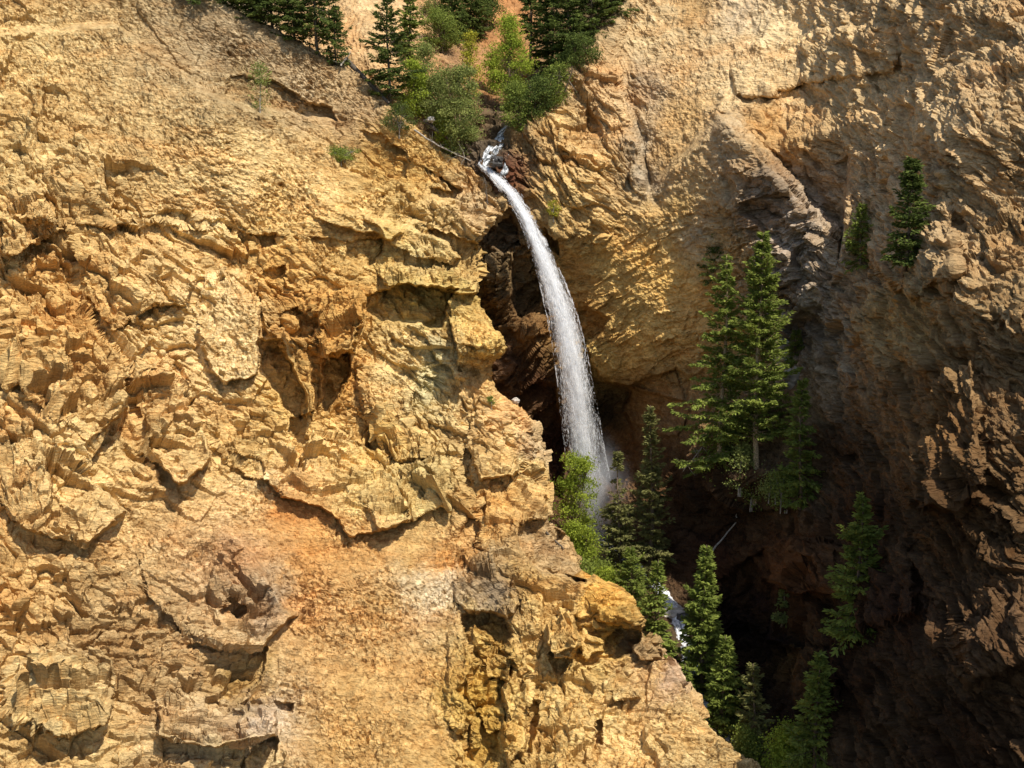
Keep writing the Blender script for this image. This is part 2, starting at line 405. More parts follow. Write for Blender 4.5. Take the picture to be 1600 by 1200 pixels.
# broken shoulders (+ out) and hollows (- out) of the cliff
A_BLOCKS = [
 # crest above the pale face
 ([(-250, 60, 2.5), (180, 40, 2.0), (290, 120, 2.6), (350, 156, 3), (421, 178, 3), (486, 226, 2.6), (534, 260, 2), (600, 300, 1), (560, 380, 0), (350, 360, 0), (-250, 330, 0)], 5),
 ([(355, 120, -1), (420, 125, -1.5), (470, 150, -1.5), (520, 172, -2), (525, 186, -2.5), (470, 178, -2.5), (400, 165, -2), (355, 150, -1.5)], 4),
 # benches below the log
 ([(560, 205, -.3), (600, 212, -1), (645, 250, -2), (722, 298, -2.5), (715, 312, -2), (655, 314, -1.5), (615, 282, -2), (570, 256, -1.5)], 4),
 ([(606, 232, .3), (640, 244, 1), (700, 288, 2), (712, 300, 1.5), (660, 292, 0), (620, 262, 0)], 3),
 ([(600, 318, 0), (640, 300, .6), (700, 320, 1.6), (760, 355, 2.2), (750, 385, 2), (700, 365, 1), (640, 345, .4)], 4),
 ([(560, 330, .5), (640, 352, 1.5), (700, 378, 2), (722, 402, 2.4), (700, 412, 2), (640, 395, 1), (600, 372, 1)], 4),
 # the upper ledge and its steep face
 ([(480, 300, .2), (628, 362, 1.6), (612, 376, 1.8), (545, 356, 1.5), (470, 330, 0)], 3),
 ([(543, 374, -.5), (597, 374, -2), (600, 392, -2), (590, 412, -1.5), (560, 420, -.5), (542, 400, -1)], 3),
 # bulge over the middle hollow
 ([(590, 408, 0), (656, 419, .6), (712, 414, .8), (754, 436, 2.0), (746, 459, 3.0), (712, 458, 3.0), (660, 447, 2.5), (600, 444, 1.6)], 4),
 ([(566, 462, -2.5), (600, 452, -3.2), (633, 445, -3.2), (712, 450, -4.2), (698, 490, -4), (694, 512, -3), (648, 507, -2.5), (600, 503, -2.5), (571, 490, -2.2)], 4),
 # the pointed block by the fall
 ([(698, 478, 0), (742, 484, .4), (797, 540, 2.2), (760, 544, 4.2), (712, 536, 3.6)], 2),
 ([(712, 536, 3.6), (760, 544, 4.2), (797, 540, 2.2), (774, 566, -.4), (740, 584, -.8), (716, 580, -.8)], 2),
 # left bulge, its shadowed undersides
 ([(470, 440, 0), (505, 458, .6), (560, 462, 1.2), (566, 505, 3.2), (552, 545, 4.2), (530, 556, 4.4), (509, 557, 4.2), (492, 525, 2.8), (500, 490, 1.2)], 5),
 ([(509, 555, -3), (545, 548, -4), (549, 578, -3.2), (531, 615, -2.6), (509, 643, -2.2), (503, 625, -3)], 3),
 ([(404, 536, -2), (438, 532, -3.5), (452, 560, -3.6), (477, 612, -3.4), (472, 654, -2.4), (458, 648, -2), (429, 605, -2.4), (407, 577, -2.6)], 3),
 ([(430, 515, .3), (470, 535, 1.5), (486, 580, 2), (495, 640, 2.2), (478, 650, 2), (478, 612, 2), (450, 560, 1.6), (432, 532, 1.2)], 4),
 ([(330, 420, 0), (398, 430, 1), (404, 480, 2), (404, 580, 2.6), (385, 592, 2.6), (350, 598, 2), (318, 560, 1.5), (300, 480, .3)], 4),
 ([(120, 330, 0), (200, 360, 1), (300, 440, 2.2), (290, 480, 2.4), (240, 470, 2), (180, 520, 2.6), (120, 440, 1)], 5),
 ([(20, 470, 0), (100, 460, .6), (190, 560, 2), (200, 640, 3), (140, 690, 3), (60, 620, 2.4), (10, 560, 1)], 5),
 ([(210, 600, 0), (270, 590, .8), (320, 660, 2.2), (330, 720, 3), (280, 760, 3), (230, 700, 2)], 5),
 ([(-60, 260, 0), (40, 280, 1), (90, 350, 2.4), (30, 400, 2.4), (-60, 380, 1)], 5),
 ([(10, 690, 0), (120, 720, 1), (200, 800, 2.6), (140, 850, 3), (40, 830, 2.4), (-20, 760, 1)], 5),
 ([(426, 487, -.8), (469, 476, -1.6), (497, 497, -2.4), (503, 516, -2.4), (483, 537, -1.6), (435, 518, -1)], 3),
 ([(404, 422, -.6), (449, 414, -1.6), (451, 436, -1.6), (424, 438, -1)], 3),
 ([(372, 365, -.3), (430, 362, -1.2), (436, 385, -1.2), (400, 384, -.8)], 3),
 # middle crags
 ([(612, 640, 0), (670, 690, 1.4), (668, 716, 1.8), (630, 722, 1.6), (608, 716, 1.2), (595, 680, .3)], 3),
 ([(608, 716, -1.4), (668, 712, -2), (664, 722, -1.2), (612, 728, -.8)], 2),
 ([(548, 640, -.5), (568, 652, -2.2), (578, 672, -2.2), (566, 694, -1.6), (549, 690, -1.6)], 3),
 ([(575, 560, 0), (640, 600, .8), (640, 640, 1.8), (600, 660, 2.0), (575, 640, 1.6), (560, 600, .6)], 4),
 ([(660, 580, -.5), (700, 570, -1.4), (722, 610, -1.6), (700, 650, -1.6), (670, 640, -1)], 4),
 ([(450, 655, -.8), (476, 650, -2), (482, 690, -1.6), (468, 712, -1.8), (452, 690, -1)], 3),
 ([(356, 700, -.3), (408, 720, -1.4), (414, 742, -1.3), (388, 748, -1.2), (350, 738, -.6)], 3),
 # overhanging foot of the crags above the scree
 ([(350, 640, 0), (480, 640, 0), (560, 700, .5), (620, 760, 1.2), (640, 818, 1.6), (600, 832, 1.6), (550, 838, 1.8), (520, 806, 2.0), (480, 786, 2.2), (440, 778, 2.2), (420, 752, 1.8), (370, 735, 1.0), (330, 690, .4), (320, 640, 0)], 3),
 ([(560, 760, 0), (600, 740, .3), (690, 710, .8), (700, 770, 1.8), (660, 800, 1.6), (620, 828, 2), (590, 828, 1.5)], 4),
 # gully at right of the crags
 ([(722, 640, -.6), (748, 690, -1.6), (735, 730, -2), (745, 790, -2.4), (760, 860, -2.6), (735, 870, -1.8), (715, 840, -1), (728, 790, -1.4), (716, 730, -.8)], 6),
 ([(738, 640, .5), (800, 650, 1), (836, 700, 1.2), (800, 742, 2.4), (752, 748, 2.4), (735, 690, 1)], 4),
 ([(752, 746, -1), (800, 742, -1.6), (796, 768, -1.2), (765, 772, -1)], 3),
 # soft soil behind the lower shoulder
 ([(806, 818, -1), (850, 812, -3), (884, 831, -4.5), (912, 860, -6.5), (915, 911, -7), (870, 901, -6), (832, 884, -4), (812, 862, -2)], 3),
 # outcrops at the lower left
 ([(210, 850, .2), (290, 820, .5), (350, 836, .8), (375, 848, 1.4), (400, 876, 1.2), (432, 930, 1.8), (466, 962, 1.6), (436, 985, 1.9), (412, 1010, 2.2), (350, 1008, 2), (290, 990, 1.5), (230, 930, .8)], 4),
 ([(300, 1000, -.6), (350, 1010, -1.4), (415, 1012, -2), (406, 1057, -1.4), (378, 1082, -1), (350, 1094, -.6), (290, 1060, -.4)], 3),
 ([(350, 940, -1), (370, 935, -2), (385, 950, -2.2), (372, 965, -2), (350, 960, -1.6)], 3),
 ([(250, 1070, 0), (350, 1100, .6), (395, 1090, 1.4), (430, 1110, 2.2), (431, 1152, 3.2), (395, 1156, 3.2), (340, 1170, 3), (250, 1150, 2)], 4),
 ([(20, 1000, 0), (110, 980, .6), (180, 1060, 2), (170, 1130, 3), (90, 1150, 3), (10, 1090, 1.4)], 5),
 ([(393, 1155, -1.6), (432, 1150, -2.4), (428, 1192, -1.2), (400, 1194, -1)], 3),
 ([(432, 1096, -.6), (460, 1096, -1.5), (458, 1110, -1.5), (436, 1112, -1)], 3),
 # dark outcrop and the tall hollow below it
 ([(708, 902, .1), (760, 898, .5), (800, 908, 1.0), (812, 945, 1.6), (794, 968, 1.7), (765, 955, 1.2), (736, 962, 1.4), (716, 936, .8)], 4),
 ([(722, 962, -1.6), (745, 952, -2.4), (792, 964, -3.4), (800, 990, -3), (782, 1015, -3), (802, 1048, -2.8), (786, 1075, -2.8), (796, 1120, -2.6), (776, 1150, -2), (782, 1180, -1.4), (750, 1196, -1), (728, 1186, -1.2), (712, 1150, -1.4), (738, 1110, -2.2), (716, 1080, -2), (742, 1040, -2.6), (722, 1000, -2.2)], 7),
 ([(738, 985, 1.2), (765, 990, 1.8), (770, 1006, 1.4), (742, 1012, .6)], 3),
 ([(756, 1020, .8), (796, 1030, 2.2), (794, 1062, 2.4), (764, 1056, 1.4)], 4),
 ([(730, 1060, 1.2), (752, 1066, 2), (758, 1090, 1.6), (734, 1096, .8)], 4),
 ([(750, 1108, .6), (786, 1104, 1.8), (790, 1140, 2), (758, 1146, 1.2)], 4),
 ([(728, 1120, 1.2), (748, 1128, 1.8), (746, 1170, 1.2), (730, 1176, .6)], 4),
 ([(700, 985, .3), (736, 995, 1.2), (738, 1080, 1.6), (722, 1150, 1.6), (700, 1120, .5)], 6),
 ([(795, 1000, .8), (830, 1010, .4), (830, 1150, .8), (800, 1200, 1.8), (785, 1150, 2)], 6),
 # shoulder over the creek
 ([(856, 950, .4), (880, 945, 1), (902, 975, 2), (904, 1010, 3), (896, 1030, 3.2), (866, 1028, 3), (854, 1000, 2)], 4),
 ([(860, 1020, -1.6), (900, 1016, -2.6), (898, 1046, -1.4), (866, 1046, -1)], 2.5),
 ([(898, 950, -.3), (950, 958, -.8), (998, 975, -1.6), (1004, 1000, -3.2), (985, 1022, -3.4), (912, 1042, -3), (900, 1032, -3), (900, 990, -2)], 4),
 ([(935, 935, .6), (985, 940, 1.2), (1006, 965, 1.8), (1003, 985, 2.4), (960, 975, 1.4), (930, 955, .4)], 4),
 ([(905, 990, 0), (940, 1000, 1.2), (945, 1018, 1.4), (915, 1030, 1.6), (903, 1012, 1)], 3),
 ([(985, 1005, .8), (1025, 1010, 1.6), (1030, 1028, 1.8), (1000, 1032, 1.6)], 3),
 ([(817, 1096, -.8), (842, 1092, -1.8), (840, 1150, -2), (824, 1184, -1.6)], 4),
 ([(921, 1122, -.8), (940, 1125, -1.8), (942, 1158, -1.8), (926, 1160, -1)], 4),
 ([(945, 1070, 0), (985, 1070, 1), (1000, 1092, 1.5), (960, 1095, 1.2)], 4),
 ([(800, 1185, .5), (880, 1178, 1), (900, 1215, 2), (830, 1240, 2)], 4),
]
A_BASE = Coarse(lambda x, y: rbf(A_D, x, y), -320, 1400, -340, 1480, 8)

# how blocky the rock is (1 crag, 0 scree)
A_R = [(350, 250, .2), (430, 290, .2), (500, 330, .25), (560, 340, .3), (300, 200, .2), (200, 150, .25), (350, 400, .8), (450, 440, 1), (560, 440, .7), (640, 300, .8), (700, 330, .8), (560, 230, .7), (520, 140, .25), (400, 60, .3), (570, 200, .3),
       (640, 450, 1.1), (720, 430, 1.1), (760, 540, .3), (735, 510, .35), (750, 565, .3), (375, 500, .3), (375, 560, .35), (600, 400, .35), (570, 395, .3), (590, 590, .3), (560, 620, .35), (460, 600, .5), (810, 700, .5), (450, 560, 1.1), (520, 560, 1.1), (620, 540, .45), (660, 600, .9), (600, 680, 1.1), (500, 700, 1), (400, 680, 1.1), (690, 750, 1.1),
       (780, 680, .8), (820, 740, .9), (780, 820, .7), (400, 800, .15), (440, 870, .12), (475, 930, .12), (455, 1050, .15), (450, 1140, .2), (420, 825, .15), (700, 950, .15), (690, 1060, .15), (480, 840, .15), (600, 880, .18), (700, 860, .25), (650, 960, .18), (560, 960, .15), (520, 1080, .15), (640, 1080, .18), (600, 1150, .3), (480, 1170, .35),
       (380, 930, 1.1), (370, 1050, 1), (380, 1150, 1.1), (760, 930, .9), (750, 1060, .6), (850, 960, .7), (940, 960, .6), (960, 1060, .7), (900, 1100, .8), (1040, 1100, .6), (820, 1050, .9), (860, 1170, .9), (1100, 1180, .5), (850, 850, .3),
       (100, 300, 1.1), (100, 600, 1.5), (250, 480, 1.4), (260, 640, 1.3), (100, 900, 1.1), (220, 860, .5), (100, 1100, 1.4), (240, 1120, 1.2), (40, 420, 1.5)]
A_Rf = Coarse(lambda x, y: idw(A_R, x, y, 3)[..., 0] * 1.05, -320, 1400, -340, 1480, 16)
# base colours of the rock itself
A_C = [(350, 50, 0.360, 0.290, 0.200), (430, 70, 0.360, 0.290, 0.200), (520, 150, 0.420, 0.320, 0.200), (400, 150, 0.340, 0.260, 0.150), (560, 170, 0.420, 0.310, 0.190), (470, 130, 0.420, 0.330, 0.220),
       (380, 260, 0.660, 0.520, 0.290), (480, 290, 0.660, 0.500, 0.260), (430, 330, 0.620, 0.460, 0.220), (350, 330, 0.660, 0.520, 0.290), (560, 350, 0.620, 0.460, 0.220), (400, 380, 0.600, 0.420, 0.180), (360, 480, 0.700, 0.560, 0.330), (370, 560, 0.700, 0.560, 0.330),
       (430, 420, 0.550, 0.340, 0.120), (480, 500, 0.550, 0.340, 0.120), (540, 500, 0.550, 0.340, 0.120), (530, 590, 0.500, 0.280, 0.080), (560, 400, 0.600, 0.440, 0.200), (600, 250, 0.500, 0.340, 0.130), (650, 270, 0.500, 0.350, 0.140), (690, 320, 0.540, 0.400, 0.200), (740, 320, 0.480, 0.360, 0.220),
       (600, 390, 0.580, 0.440, 0.180), (650, 400, 0.520, 0.420, 0.220), (640, 470, 0.480, 0.380, 0.140), (700, 470, 0.450, 0.340, 0.120), (730, 420, 0.520, 0.380, 0.170), (620, 540, 0.660, 0.520, 0.270), (690, 560, 0.460, 0.420, 0.270), (670, 600, 0.500, 0.460, 0.290), (760, 540, 0.600, 0.440, 0.170), (740, 520, 0.620, 0.460, 0.200),
       (740, 590, 0.560, 0.380, 0.180), (600, 600, 0.660, 0.520, 0.280), (450, 620, 0.620, 0.440, 0.180), (500, 680, 0.660, 0.480, 0.220), (390, 700, 0.620, 0.460, 0.220), (600, 700, 0.660, 0.480, 0.200), (680, 760, 0.500, 0.400, 0.200), (640, 780, 0.560, 0.450, 0.220), (560, 780, 0.600, 0.460, 0.220), (400, 770, 0.680, 0.540, 0.320),
       (800, 660, 0.620, 0.400, 0.200), (780, 700, 0.660, 0.500, 0.260), (810, 740, 0.620, 0.480, 0.240), (830, 700, 0.460, 0.360, 0.240), (780, 800, 0.600, 0.360, 0.130), (820, 780, 0.580, 0.420, 0.200), (850, 850, 0.360, 0.270, 0.170), (870, 880, 0.400, 0.300, 0.180),
       (440, 800, 0.524, 0.285, 0.109), (500, 830, 0.524, 0.313, 0.126), (560, 860, 0.533, 0.331, 0.143), (480, 900, 0.514, 0.313, 0.134), (640, 860, 0.485, 0.331, 0.151), (700, 880, 0.504, 0.285, 0.101), (650, 915, 0.600, 0.500, 0.350), (690, 920, 0.600, 0.520, 0.400), (590, 960, 0.524, 0.350, 0.160), (500, 1000, 0.524, 0.350, 0.168), (620, 1080, 0.524, 0.359, 0.168), (560, 1080, 0.514, 0.350, 0.160),
       (540, 1150, 0.533, 0.359, 0.160), (660, 1160, 0.533, 0.368, 0.168), (370, 870, 0.440, 0.280, 0.160), (390, 930, 0.380, 0.280, 0.180), (420, 940, 0.400, 0.320, 0.240), (370, 990, 0.600, 0.460, 0.280), (380, 1050, 0.420, 0.290, 0.120), (405, 1120, 0.540, 0.460, 0.380), (370, 1140, 0.420, 0.310, 0.200), (380, 1190, 0.620, 0.500, 0.280),
       (760, 920, 0.270, 0.210, 0.150), (778, 938, 0.240, 0.190, 0.140), (740, 960, 0.460, 0.340, 0.170), (760, 1000, 0.520, 0.360, 0.120), (755, 1080, 0.500, 0.340, 0.090), (760, 1150, 0.500, 0.350, 0.100), (830, 920, 0.620, 0.440, 0.190), (880, 960, 0.640, 0.460, 0.200), (950, 940, 0.620, 0.400, 0.120), (960, 1000, 0.520, 0.360, 0.100), (985, 1010, 0.240, 0.180, 0.120),
       (930, 1040, 0.620, 0.460, 0.200), (1000, 1060, 0.600, 0.420, 0.220), (1045, 1060, 0.460, 0.340, 0.260), (900, 1100, 0.660, 0.500, 0.240), (960, 1120, 0.640, 0.500, 0.260), (1060, 1140, 0.600, 0.440, 0.220), (850, 1160, 0.640, 0.480, 0.220), (1100, 1190, 0.500, 0.380, 0.200), (840, 1060, 0.640, 0.480, 0.220), (950, 1180, 0.640, 0.460, 0.220),
       (0, 200, 0.600, 0.460, 0.240), (100, 500, 0.600, 0.400, 0.170), (150, 700, 0.660, 0.500, 0.260), (0, 900, 0.600, 0.420, 0.200), (200, 1000, 0.420, 0.300, 0.160), (100, 1150, 0.600, 0.460, 0.240)]
A_Cf = Coarse(lambda x, y: idw(A_C, x, y, 3.2), -320, 1400, -340, 1480, 12)

def roughen(V, Rm, Bmix, seed, nrm0, ribs=None, grit=1.0, scales=((6.0, 1.0, .42), (2.6, .75, .40), (1.1, .38, .34), (.5, .15, .36))):
    """adds broken rock to a (rows, cols, 3) sheet; returns the sheet and a tone value"""
    shp = V.shape[:2]
    # where the sheet is stretched (steep steps) move it along the view only and less
    st = np.maximum(np.linalg.norm(np.gradient(V, axis=0), axis=-1), np.linalg.norm(np.gradient(V, axis=1), axis=-1))
    for _ in range(3):
        st[1:-1, 1:-1] = np.maximum.reduce([st[1:-1, 1:-1], st[:-2, 1:-1] * .9, st[2:, 1:-1] * .9, st[1:-1, :-2] * .9, st[1:-1, 2:] * .9])
    calm = 1 / (1 + (st / .62) ** 2)
    view = -V / np.linalg.norm(V, axis=-1, keepdims=True)
    n = nrm0 * calm[..., None] + view * (1.15 - calm[..., None])
    n /= np.linalg.norm(n, axis=-1, keepdims=True)
    n = n.reshape(-1, 3); calm = calm.ravel()
    P0 = V.reshape(-1, 3).copy(); Rf = Rm.ravel()
    tone = np.zeros(len(P0)); d = np.zeros(len(P0))
    warp = np.stack([gnoise(P0 / 4.5 + k * 31.7, seed + 50 + k) for k in range(3)], 1) * .9
    warp += np.stack([gnoise(P0 / 1.1 + k * 11.7, seed + 60 + k) for k in range(3)], 1) * .16
    Q0 = P0 + warp
    for li, (L, amp, th) in enumerate(scales):
        val = np.zeros(len(P0)); rid = val.copy(); cr = val.copy()
        for bm, wt in Bmix:
            wf = wt.ravel()
            sel = wf > .5
            if not sel.any(): continue
            q = (Q0[sel] @ bm) / np.array([L * 1.7, L, L * th])
            v, r, c = facet(q, seed + 7 * li, 1.1)
            val[sel] = v; rid[sel] = r; cr[sel] = c
        rr = Rf if li < 3 else np.clip(Rf, .3, 1.2)
        rr = rr * np.clip((rr - .12) / .4, .0 if li < 2 else .15, 1.25)
        d += (calm if li > 0 else 1) * amp * rr * (val - (1 - cr) * .25 * np.clip(rr - .3, 0, 1))
        tone += (rid - .5) * [.12, .20, .22, .22][li] * np.clip(rr + .3, 0, 1.1)
    if ribs is not None:
        Q1 = (P0 + warp * .8) @ BA
        rb = 1 - np.abs(gnoise(Q1 / np.array([7.0, 4.0, 1.9]), seed + 31)) * 2.2
        rb2 = 1 - np.abs(gnoise(Q1 / np.array([3.0, 2.0, .85]), seed + 32)) * 2.2
        d += ribs.ravel() * (rb * .9 + rb2 * .40)
    # fine plates lying along the strata, grit and scree
    strat = 0
    for bm, wt in Bmix:
        q = (P0 + warp * .5) @ bm
        strat = strat + wt.ravel() * (gnoise(q / np.array([2.6, 1.6, .34]), seed + 71) + .7 * gnoise(q / np.array([1.2, .8, .17]), seed + 72))
    c2 = calm ** 2
    d += c2 * strat * (.09 + .09 * np.clip(Rf, 0, 1)) * (1.6 if grit < .5 else 1); tone += strat * .13
    g = fbm(P0 / 1.3, 3, seed + 80, .6)
    sc = np.clip(1.25 - Rf, .25, 1)
    bm = Bmix[0][0]
    q = (P0 @ bm)
    g2 = gnoise(q / np.array([.62, .45, .34]), seed + 90)
    g3 = gnoise(q / np.array([.30, .24, .20]), seed + 91)
    g4 = gnoise(q / np.array([3.2, 1.4, .7]), seed + 92)
    stone, sid, _ = facet(q / np.array([.62, .5, .36]), seed + 95, 1.3)
    stone2, sid2, _ = facet(q / np.array([.34, .3, .22]), seed + 96, 1.3)
    patch = np.clip(.85 + 1.1 * fbm(P0 / 5.0, 2, seed + 120), .4, 1.4)
    gs = sc * min(grit, 1) * patch
    big, bid, _ = facet(P0 / 1.4, seed + 130, 1.0)
    lump = np.clip(bid - .86, 0, .14) / .14 * np.clip(Rf * 0 + sc, 0, 1)
    d += lump * .35 * np.clip(1 - np.abs(big), 0, 1) * min(grit, 1)
    d += c2 * gs * (stone * .17 + stone2 * .14); tone += gs * ((sid - .5) * .34 + (sid2 - .5) * .60)
    d += g * .13 + c2 * grit * (np.clip(g2, -.25, 1) * .24 * (.45 + .55 * sc) + g3 * .09 + g4 * .16 * sc)
    tone += g * .12 + g2 * .16 + g3 * .14 + g4 * .14 * sc
    out = P0 + n * (d * (.35 + .65 * calm))[:, None]
    return out.reshape(*shp, 3), tone.reshape(shp)

def build_left():
    ys = np.arange(-150, 1330, STEP)
    XL = -240.0
    nmain = int((1178 - XL) / STEP / 1.12)
    ncurl = 46
    t = np.linspace(0, 1, nmain)
    t = t + 0.06 * np.sin(t * math.pi) * 0        # even columns
    py = np.repeat(ys[:, None], nmain, 1)
    ex = edge_x(ys)
    # ragged outline
    pts = np.stack([ys / 14, ys * 0, ys * 0], 1); ex = ex + fbm(pts, 4, 3, .6) * 5
    # columns packed towards the edge so that detail stays even in rows that are short
    px = XL + (ex[:, None] - XL) * t[None, :]
    D = A_BASE(px, py)
    wp = np.stack([px / 26, py / 26, 0 * px], -1).reshape(-1, 3)
    wx = (gnoise(wp * .37 + 9, 205) * 6 + gnoise(wp, 201) * 6 + gnoise(wp * 2.9, 203) * 3.4).reshape(px.shape)
    wy = (gnoise(wp * .37 + 70, 206) * 6 + gnoise(wp + 50, 202) * 6 + gnoise(wp * 2.9 + 50, 204) * 3.4).reshape(px.shape)
    qx = px + wx; qy = py + wy
    for poly, wd in A_BLOCKS: block(qx, qy, D, poly, wd)
    e = ex[:, None] - px
    D += 1.1 * np.exp(-e / 8.0) + 1.2 * np.exp(-(e / 2.5))
    V = P(px, py, D)
    Rm = A_Rf(px, py); fq = (gnoise(wp * 7, 210) * 9).reshape(px.shape); fr = (gnoise(wp * 7 + 30, 211) * 9).reshape(px.shape)
    col = A_Cf(px + wx * 3.2 + fq * 1.4, py + wy * 3.0 + fr)
    # the side that turns away from the viewer
    s = np.linspace(0, 1, ncurl + 1)[1:] ** 1.6
    dirn = np.array([-.35, 1, -.15])
    ext = V[:, -1:, :] + (s[None, :, None] * 34.0) * dirn
    V = np.concatenate([V, ext], 1)
    Rm = np.concatenate([Rm, np.repeat(Rm[:, -1:], ncurl, 1)], 1)
    col = np.concatenate([col, np.repeat(col[:, -1:], ncurl, 1)], 1)
    hx = qx + wx * 3.0; hy = qy + wy * 2.0
    hor = np.concatenate([((hx < 440) & (hy > 960)) | ((hx > 715) & (hx < 800) & (hy > 900)) | ((hx > 890) & (hy > 940) & (hy < 1045)), np.zeros((len(ys), ncurl), bool)], 1)
    nr = grid_normals(V)
    for _ in range(3):
        nr[1:-1, 1:-1] = (nr[:-2, 1:-1] + nr[2:, 1:-1] + nr[1:-1, :-2] + nr[1:-1, 2:] + nr[1:-1, 1:-1]) / 5
    nr /= np.linalg.norm(nr, axis=-1, keepdims=True) + 1e-9
    if nr[200, 200, 1] > 0: nr = -nr
    V2, tone = roughen(V, Rm, [(BA, (~hor).astype(float)), (BH, hor.astype(float))], 11, nr, np.where(hor, 0, np.clip(.08 + .2 * Rm, 0, .4)), grit=1.0, scales=((8.5, 1.15, .5), (3.8, .95, .44), (1.6, .46, .34), (.65, .22, .42)))
    col = col * (1 + tone[..., None] * np.array([.75, .95, 1.2]))
    return V2, col

VA, colA = build_left()
print('left cliff', VA.shape, round(time.time() - T0, 1))

def sheet_faces(nr, nc, keep=None):
    i = np.arange(nr * nc).reshape(nr, nc)
    f = np.stack([i[:-1, :-1], i[1:, :-1], i[1:, 1:], i[:-1, 1:]], -1)
    if keep is not None: return f[keep]
    return f.reshape(-1, 4)

def sheet_object(name, V, col, mat, keep=None):
    f = sheet_faces(V.shape[0], V.shape[1], keep)
    used = np.unique(f)
    re = np.full(V.shape[0] * V.shape[1], -1, np.int64); re[used] = np.arange(len(used))
    o = mesh_from(name, V.reshape(-1, 3)[used], re[f], mat, colors={'tint': np.clip(col.reshape(-1, 3)[used] * np.array([1.09, .99, .80]), .008, .93)}, smooth=False)
    return o

tag(sheet_object('rock_cliff', VA, colA, M_rockA), kind='structure')

# ------------------------------------------------------------------ everything behind it: hillside, far wall, gorge floor
B_D = [(0, -100, 195), (200, -60, 190), (350, -150, 205), (350, 0, 180), (450, 20, 176), (540, 0, 172), (560, 90, 160), (620, 40, 166), (620, 150, 156), (650, -100, 190), (700, 20, 178), (750, 100, 168), (700, 130, 160), (780, 40, 178), (850, -100, 200), (850, 0, 182), (900, 60, 170),
       (960, -20, 168), (690, 190, 154), (750, 190, 153), (780, 205, 151.5), (800, 170, 157), (860, 110, 162), (870, 150, 153), (770, 240, 147.5), (760, 262, 146.3), (790, 262, 146), (800, 225, 149),
       (720, 300, 152), (720, 500, 152), (720, 700, 152),
       (945, 85, 154), (905, 125, 152), (850, 165, 149.5), (812, 200, 147.5), (830, 230, 146), (900, 180, 145), (960, 160, 147), (980, 230, 142), (1000, 285, 143), (900, 300, 141.5), (950, 330, 141), (850, 300, 144), (820, 300, 146.5),
       (1000, 60, 157), (1000, 120, 154), (1009, 200, 150.5), (1014, 275, 147), (1060, 0, 158), (1100, -100, 168), (1060, 120, 149), (1100, 60, 151.5), (1060, 200, 146.2), (1035, 240, 146), (1050, 258, 143.2),
       (1150, 100, 145), (1200, 40, 150), (1200, -100, 162), (1240, 100, 145), (1180, 160, 142.5), (1240, 200, 141.5), (1250, 270, 139), (1225, 240, 140),
       (1131, 190, 134.5), (1180, 250, 132), (1250, 330, 128),
       (1100, 250, 137.5), (1040, 330, 140), (1000, 380, 142), (940, 400, 144.2), (890, 380, 145.5), (1080, 400, 138.8), (1150, 330, 133), (1200, 400, 131.2), (1240, 450, 130.5), (1150, 480, 136), (1060, 500, 141.4), (980, 500, 143.8), (920, 500, 145.8), (1000, 570, 144), (1060, 560, 142.6),
       (1100, 600, 140), (1180, 600, 136), (1230, 560, 132), (1240, 640, 129), (930, 560, 147.5),
       (830, 360, 147.5), (790, 370, 147), (780, 440, 147), (820, 440, 148.5), (850, 500, 149), (800, 520, 147), (830, 510, 146), (830, 570, 147.5), (790, 600, 147), (860, 620, 150), (840, 660, 151), (860, 740, 151), (870, 800, 149),
       (960, 640, 153), (980, 700, 150), (940, 760, 149), (940, 820, 144.5), (1040, 650, 147), (1050, 700, 144), (1020, 760, 142.5), (990, 830, 139), (1010, 880, 136), (980, 870, 137.5), (900, 850, 140), (900, 900, 132), (950, 930, 128),
       (1100, 700, 135), (1130, 728, 128.5), (1185, 775, 125.6), (1150, 760, 126.5), (1220, 750, 124.5), (1150, 790, 130), (1090, 800, 134), (1100, 860, 132), (1160, 850, 129), (1220, 820, 123),
       (1030, 930, 131.5), (1056, 958, 128.5), (1000, 950, 126), (1075, 1020, 122.5), (1040, 1010, 120), (1085, 1100, 116), (1060, 1080, 114), (1130, 1150, 112.5), (1165, 1175, 110), (1210, 1250, 105), (1260, 1400, 95), (1100, 1180, 110),
       (1110, 950, 128), (1150, 1000, 126), (1200, 960, 122), (1240, 900, 118), (1130, 1060, 120), (1180, 1080, 116), (1230, 1050, 112), (1240, 1150, 107), (1210, 1200, 107),
       (1300, 300, 131), (1300, 150, 137), (1300, 0, 146), (1400, 120, 131), (1300, 450, 127), (1300, 600, 123), (1300, 760, 120), (1300, 900, 114), (1300, 1100, 103), (1300, 1300, 96), (1400, 350, 119), (1400, 550, 107), (1400, 800, 101), (1400, 1050, 94), (1400, 1300, 90),  # right continuation of the wall, added and brought forward to shade the gorge
       (1500, 0, 122), (1500, 200, 108), (1500, 450, 97), (1500, 700, 91), (1500, 1000, 86), (1600, 0, 115), (1600, 300, 103), (1600, 600, 92), (1600, 900, 86), (1600, 1250, 78), (1800, -150, 110), (1800, 200, 95), (1800, 600, 80), (1800, 1000, 74), (1800, 1400, 66)]
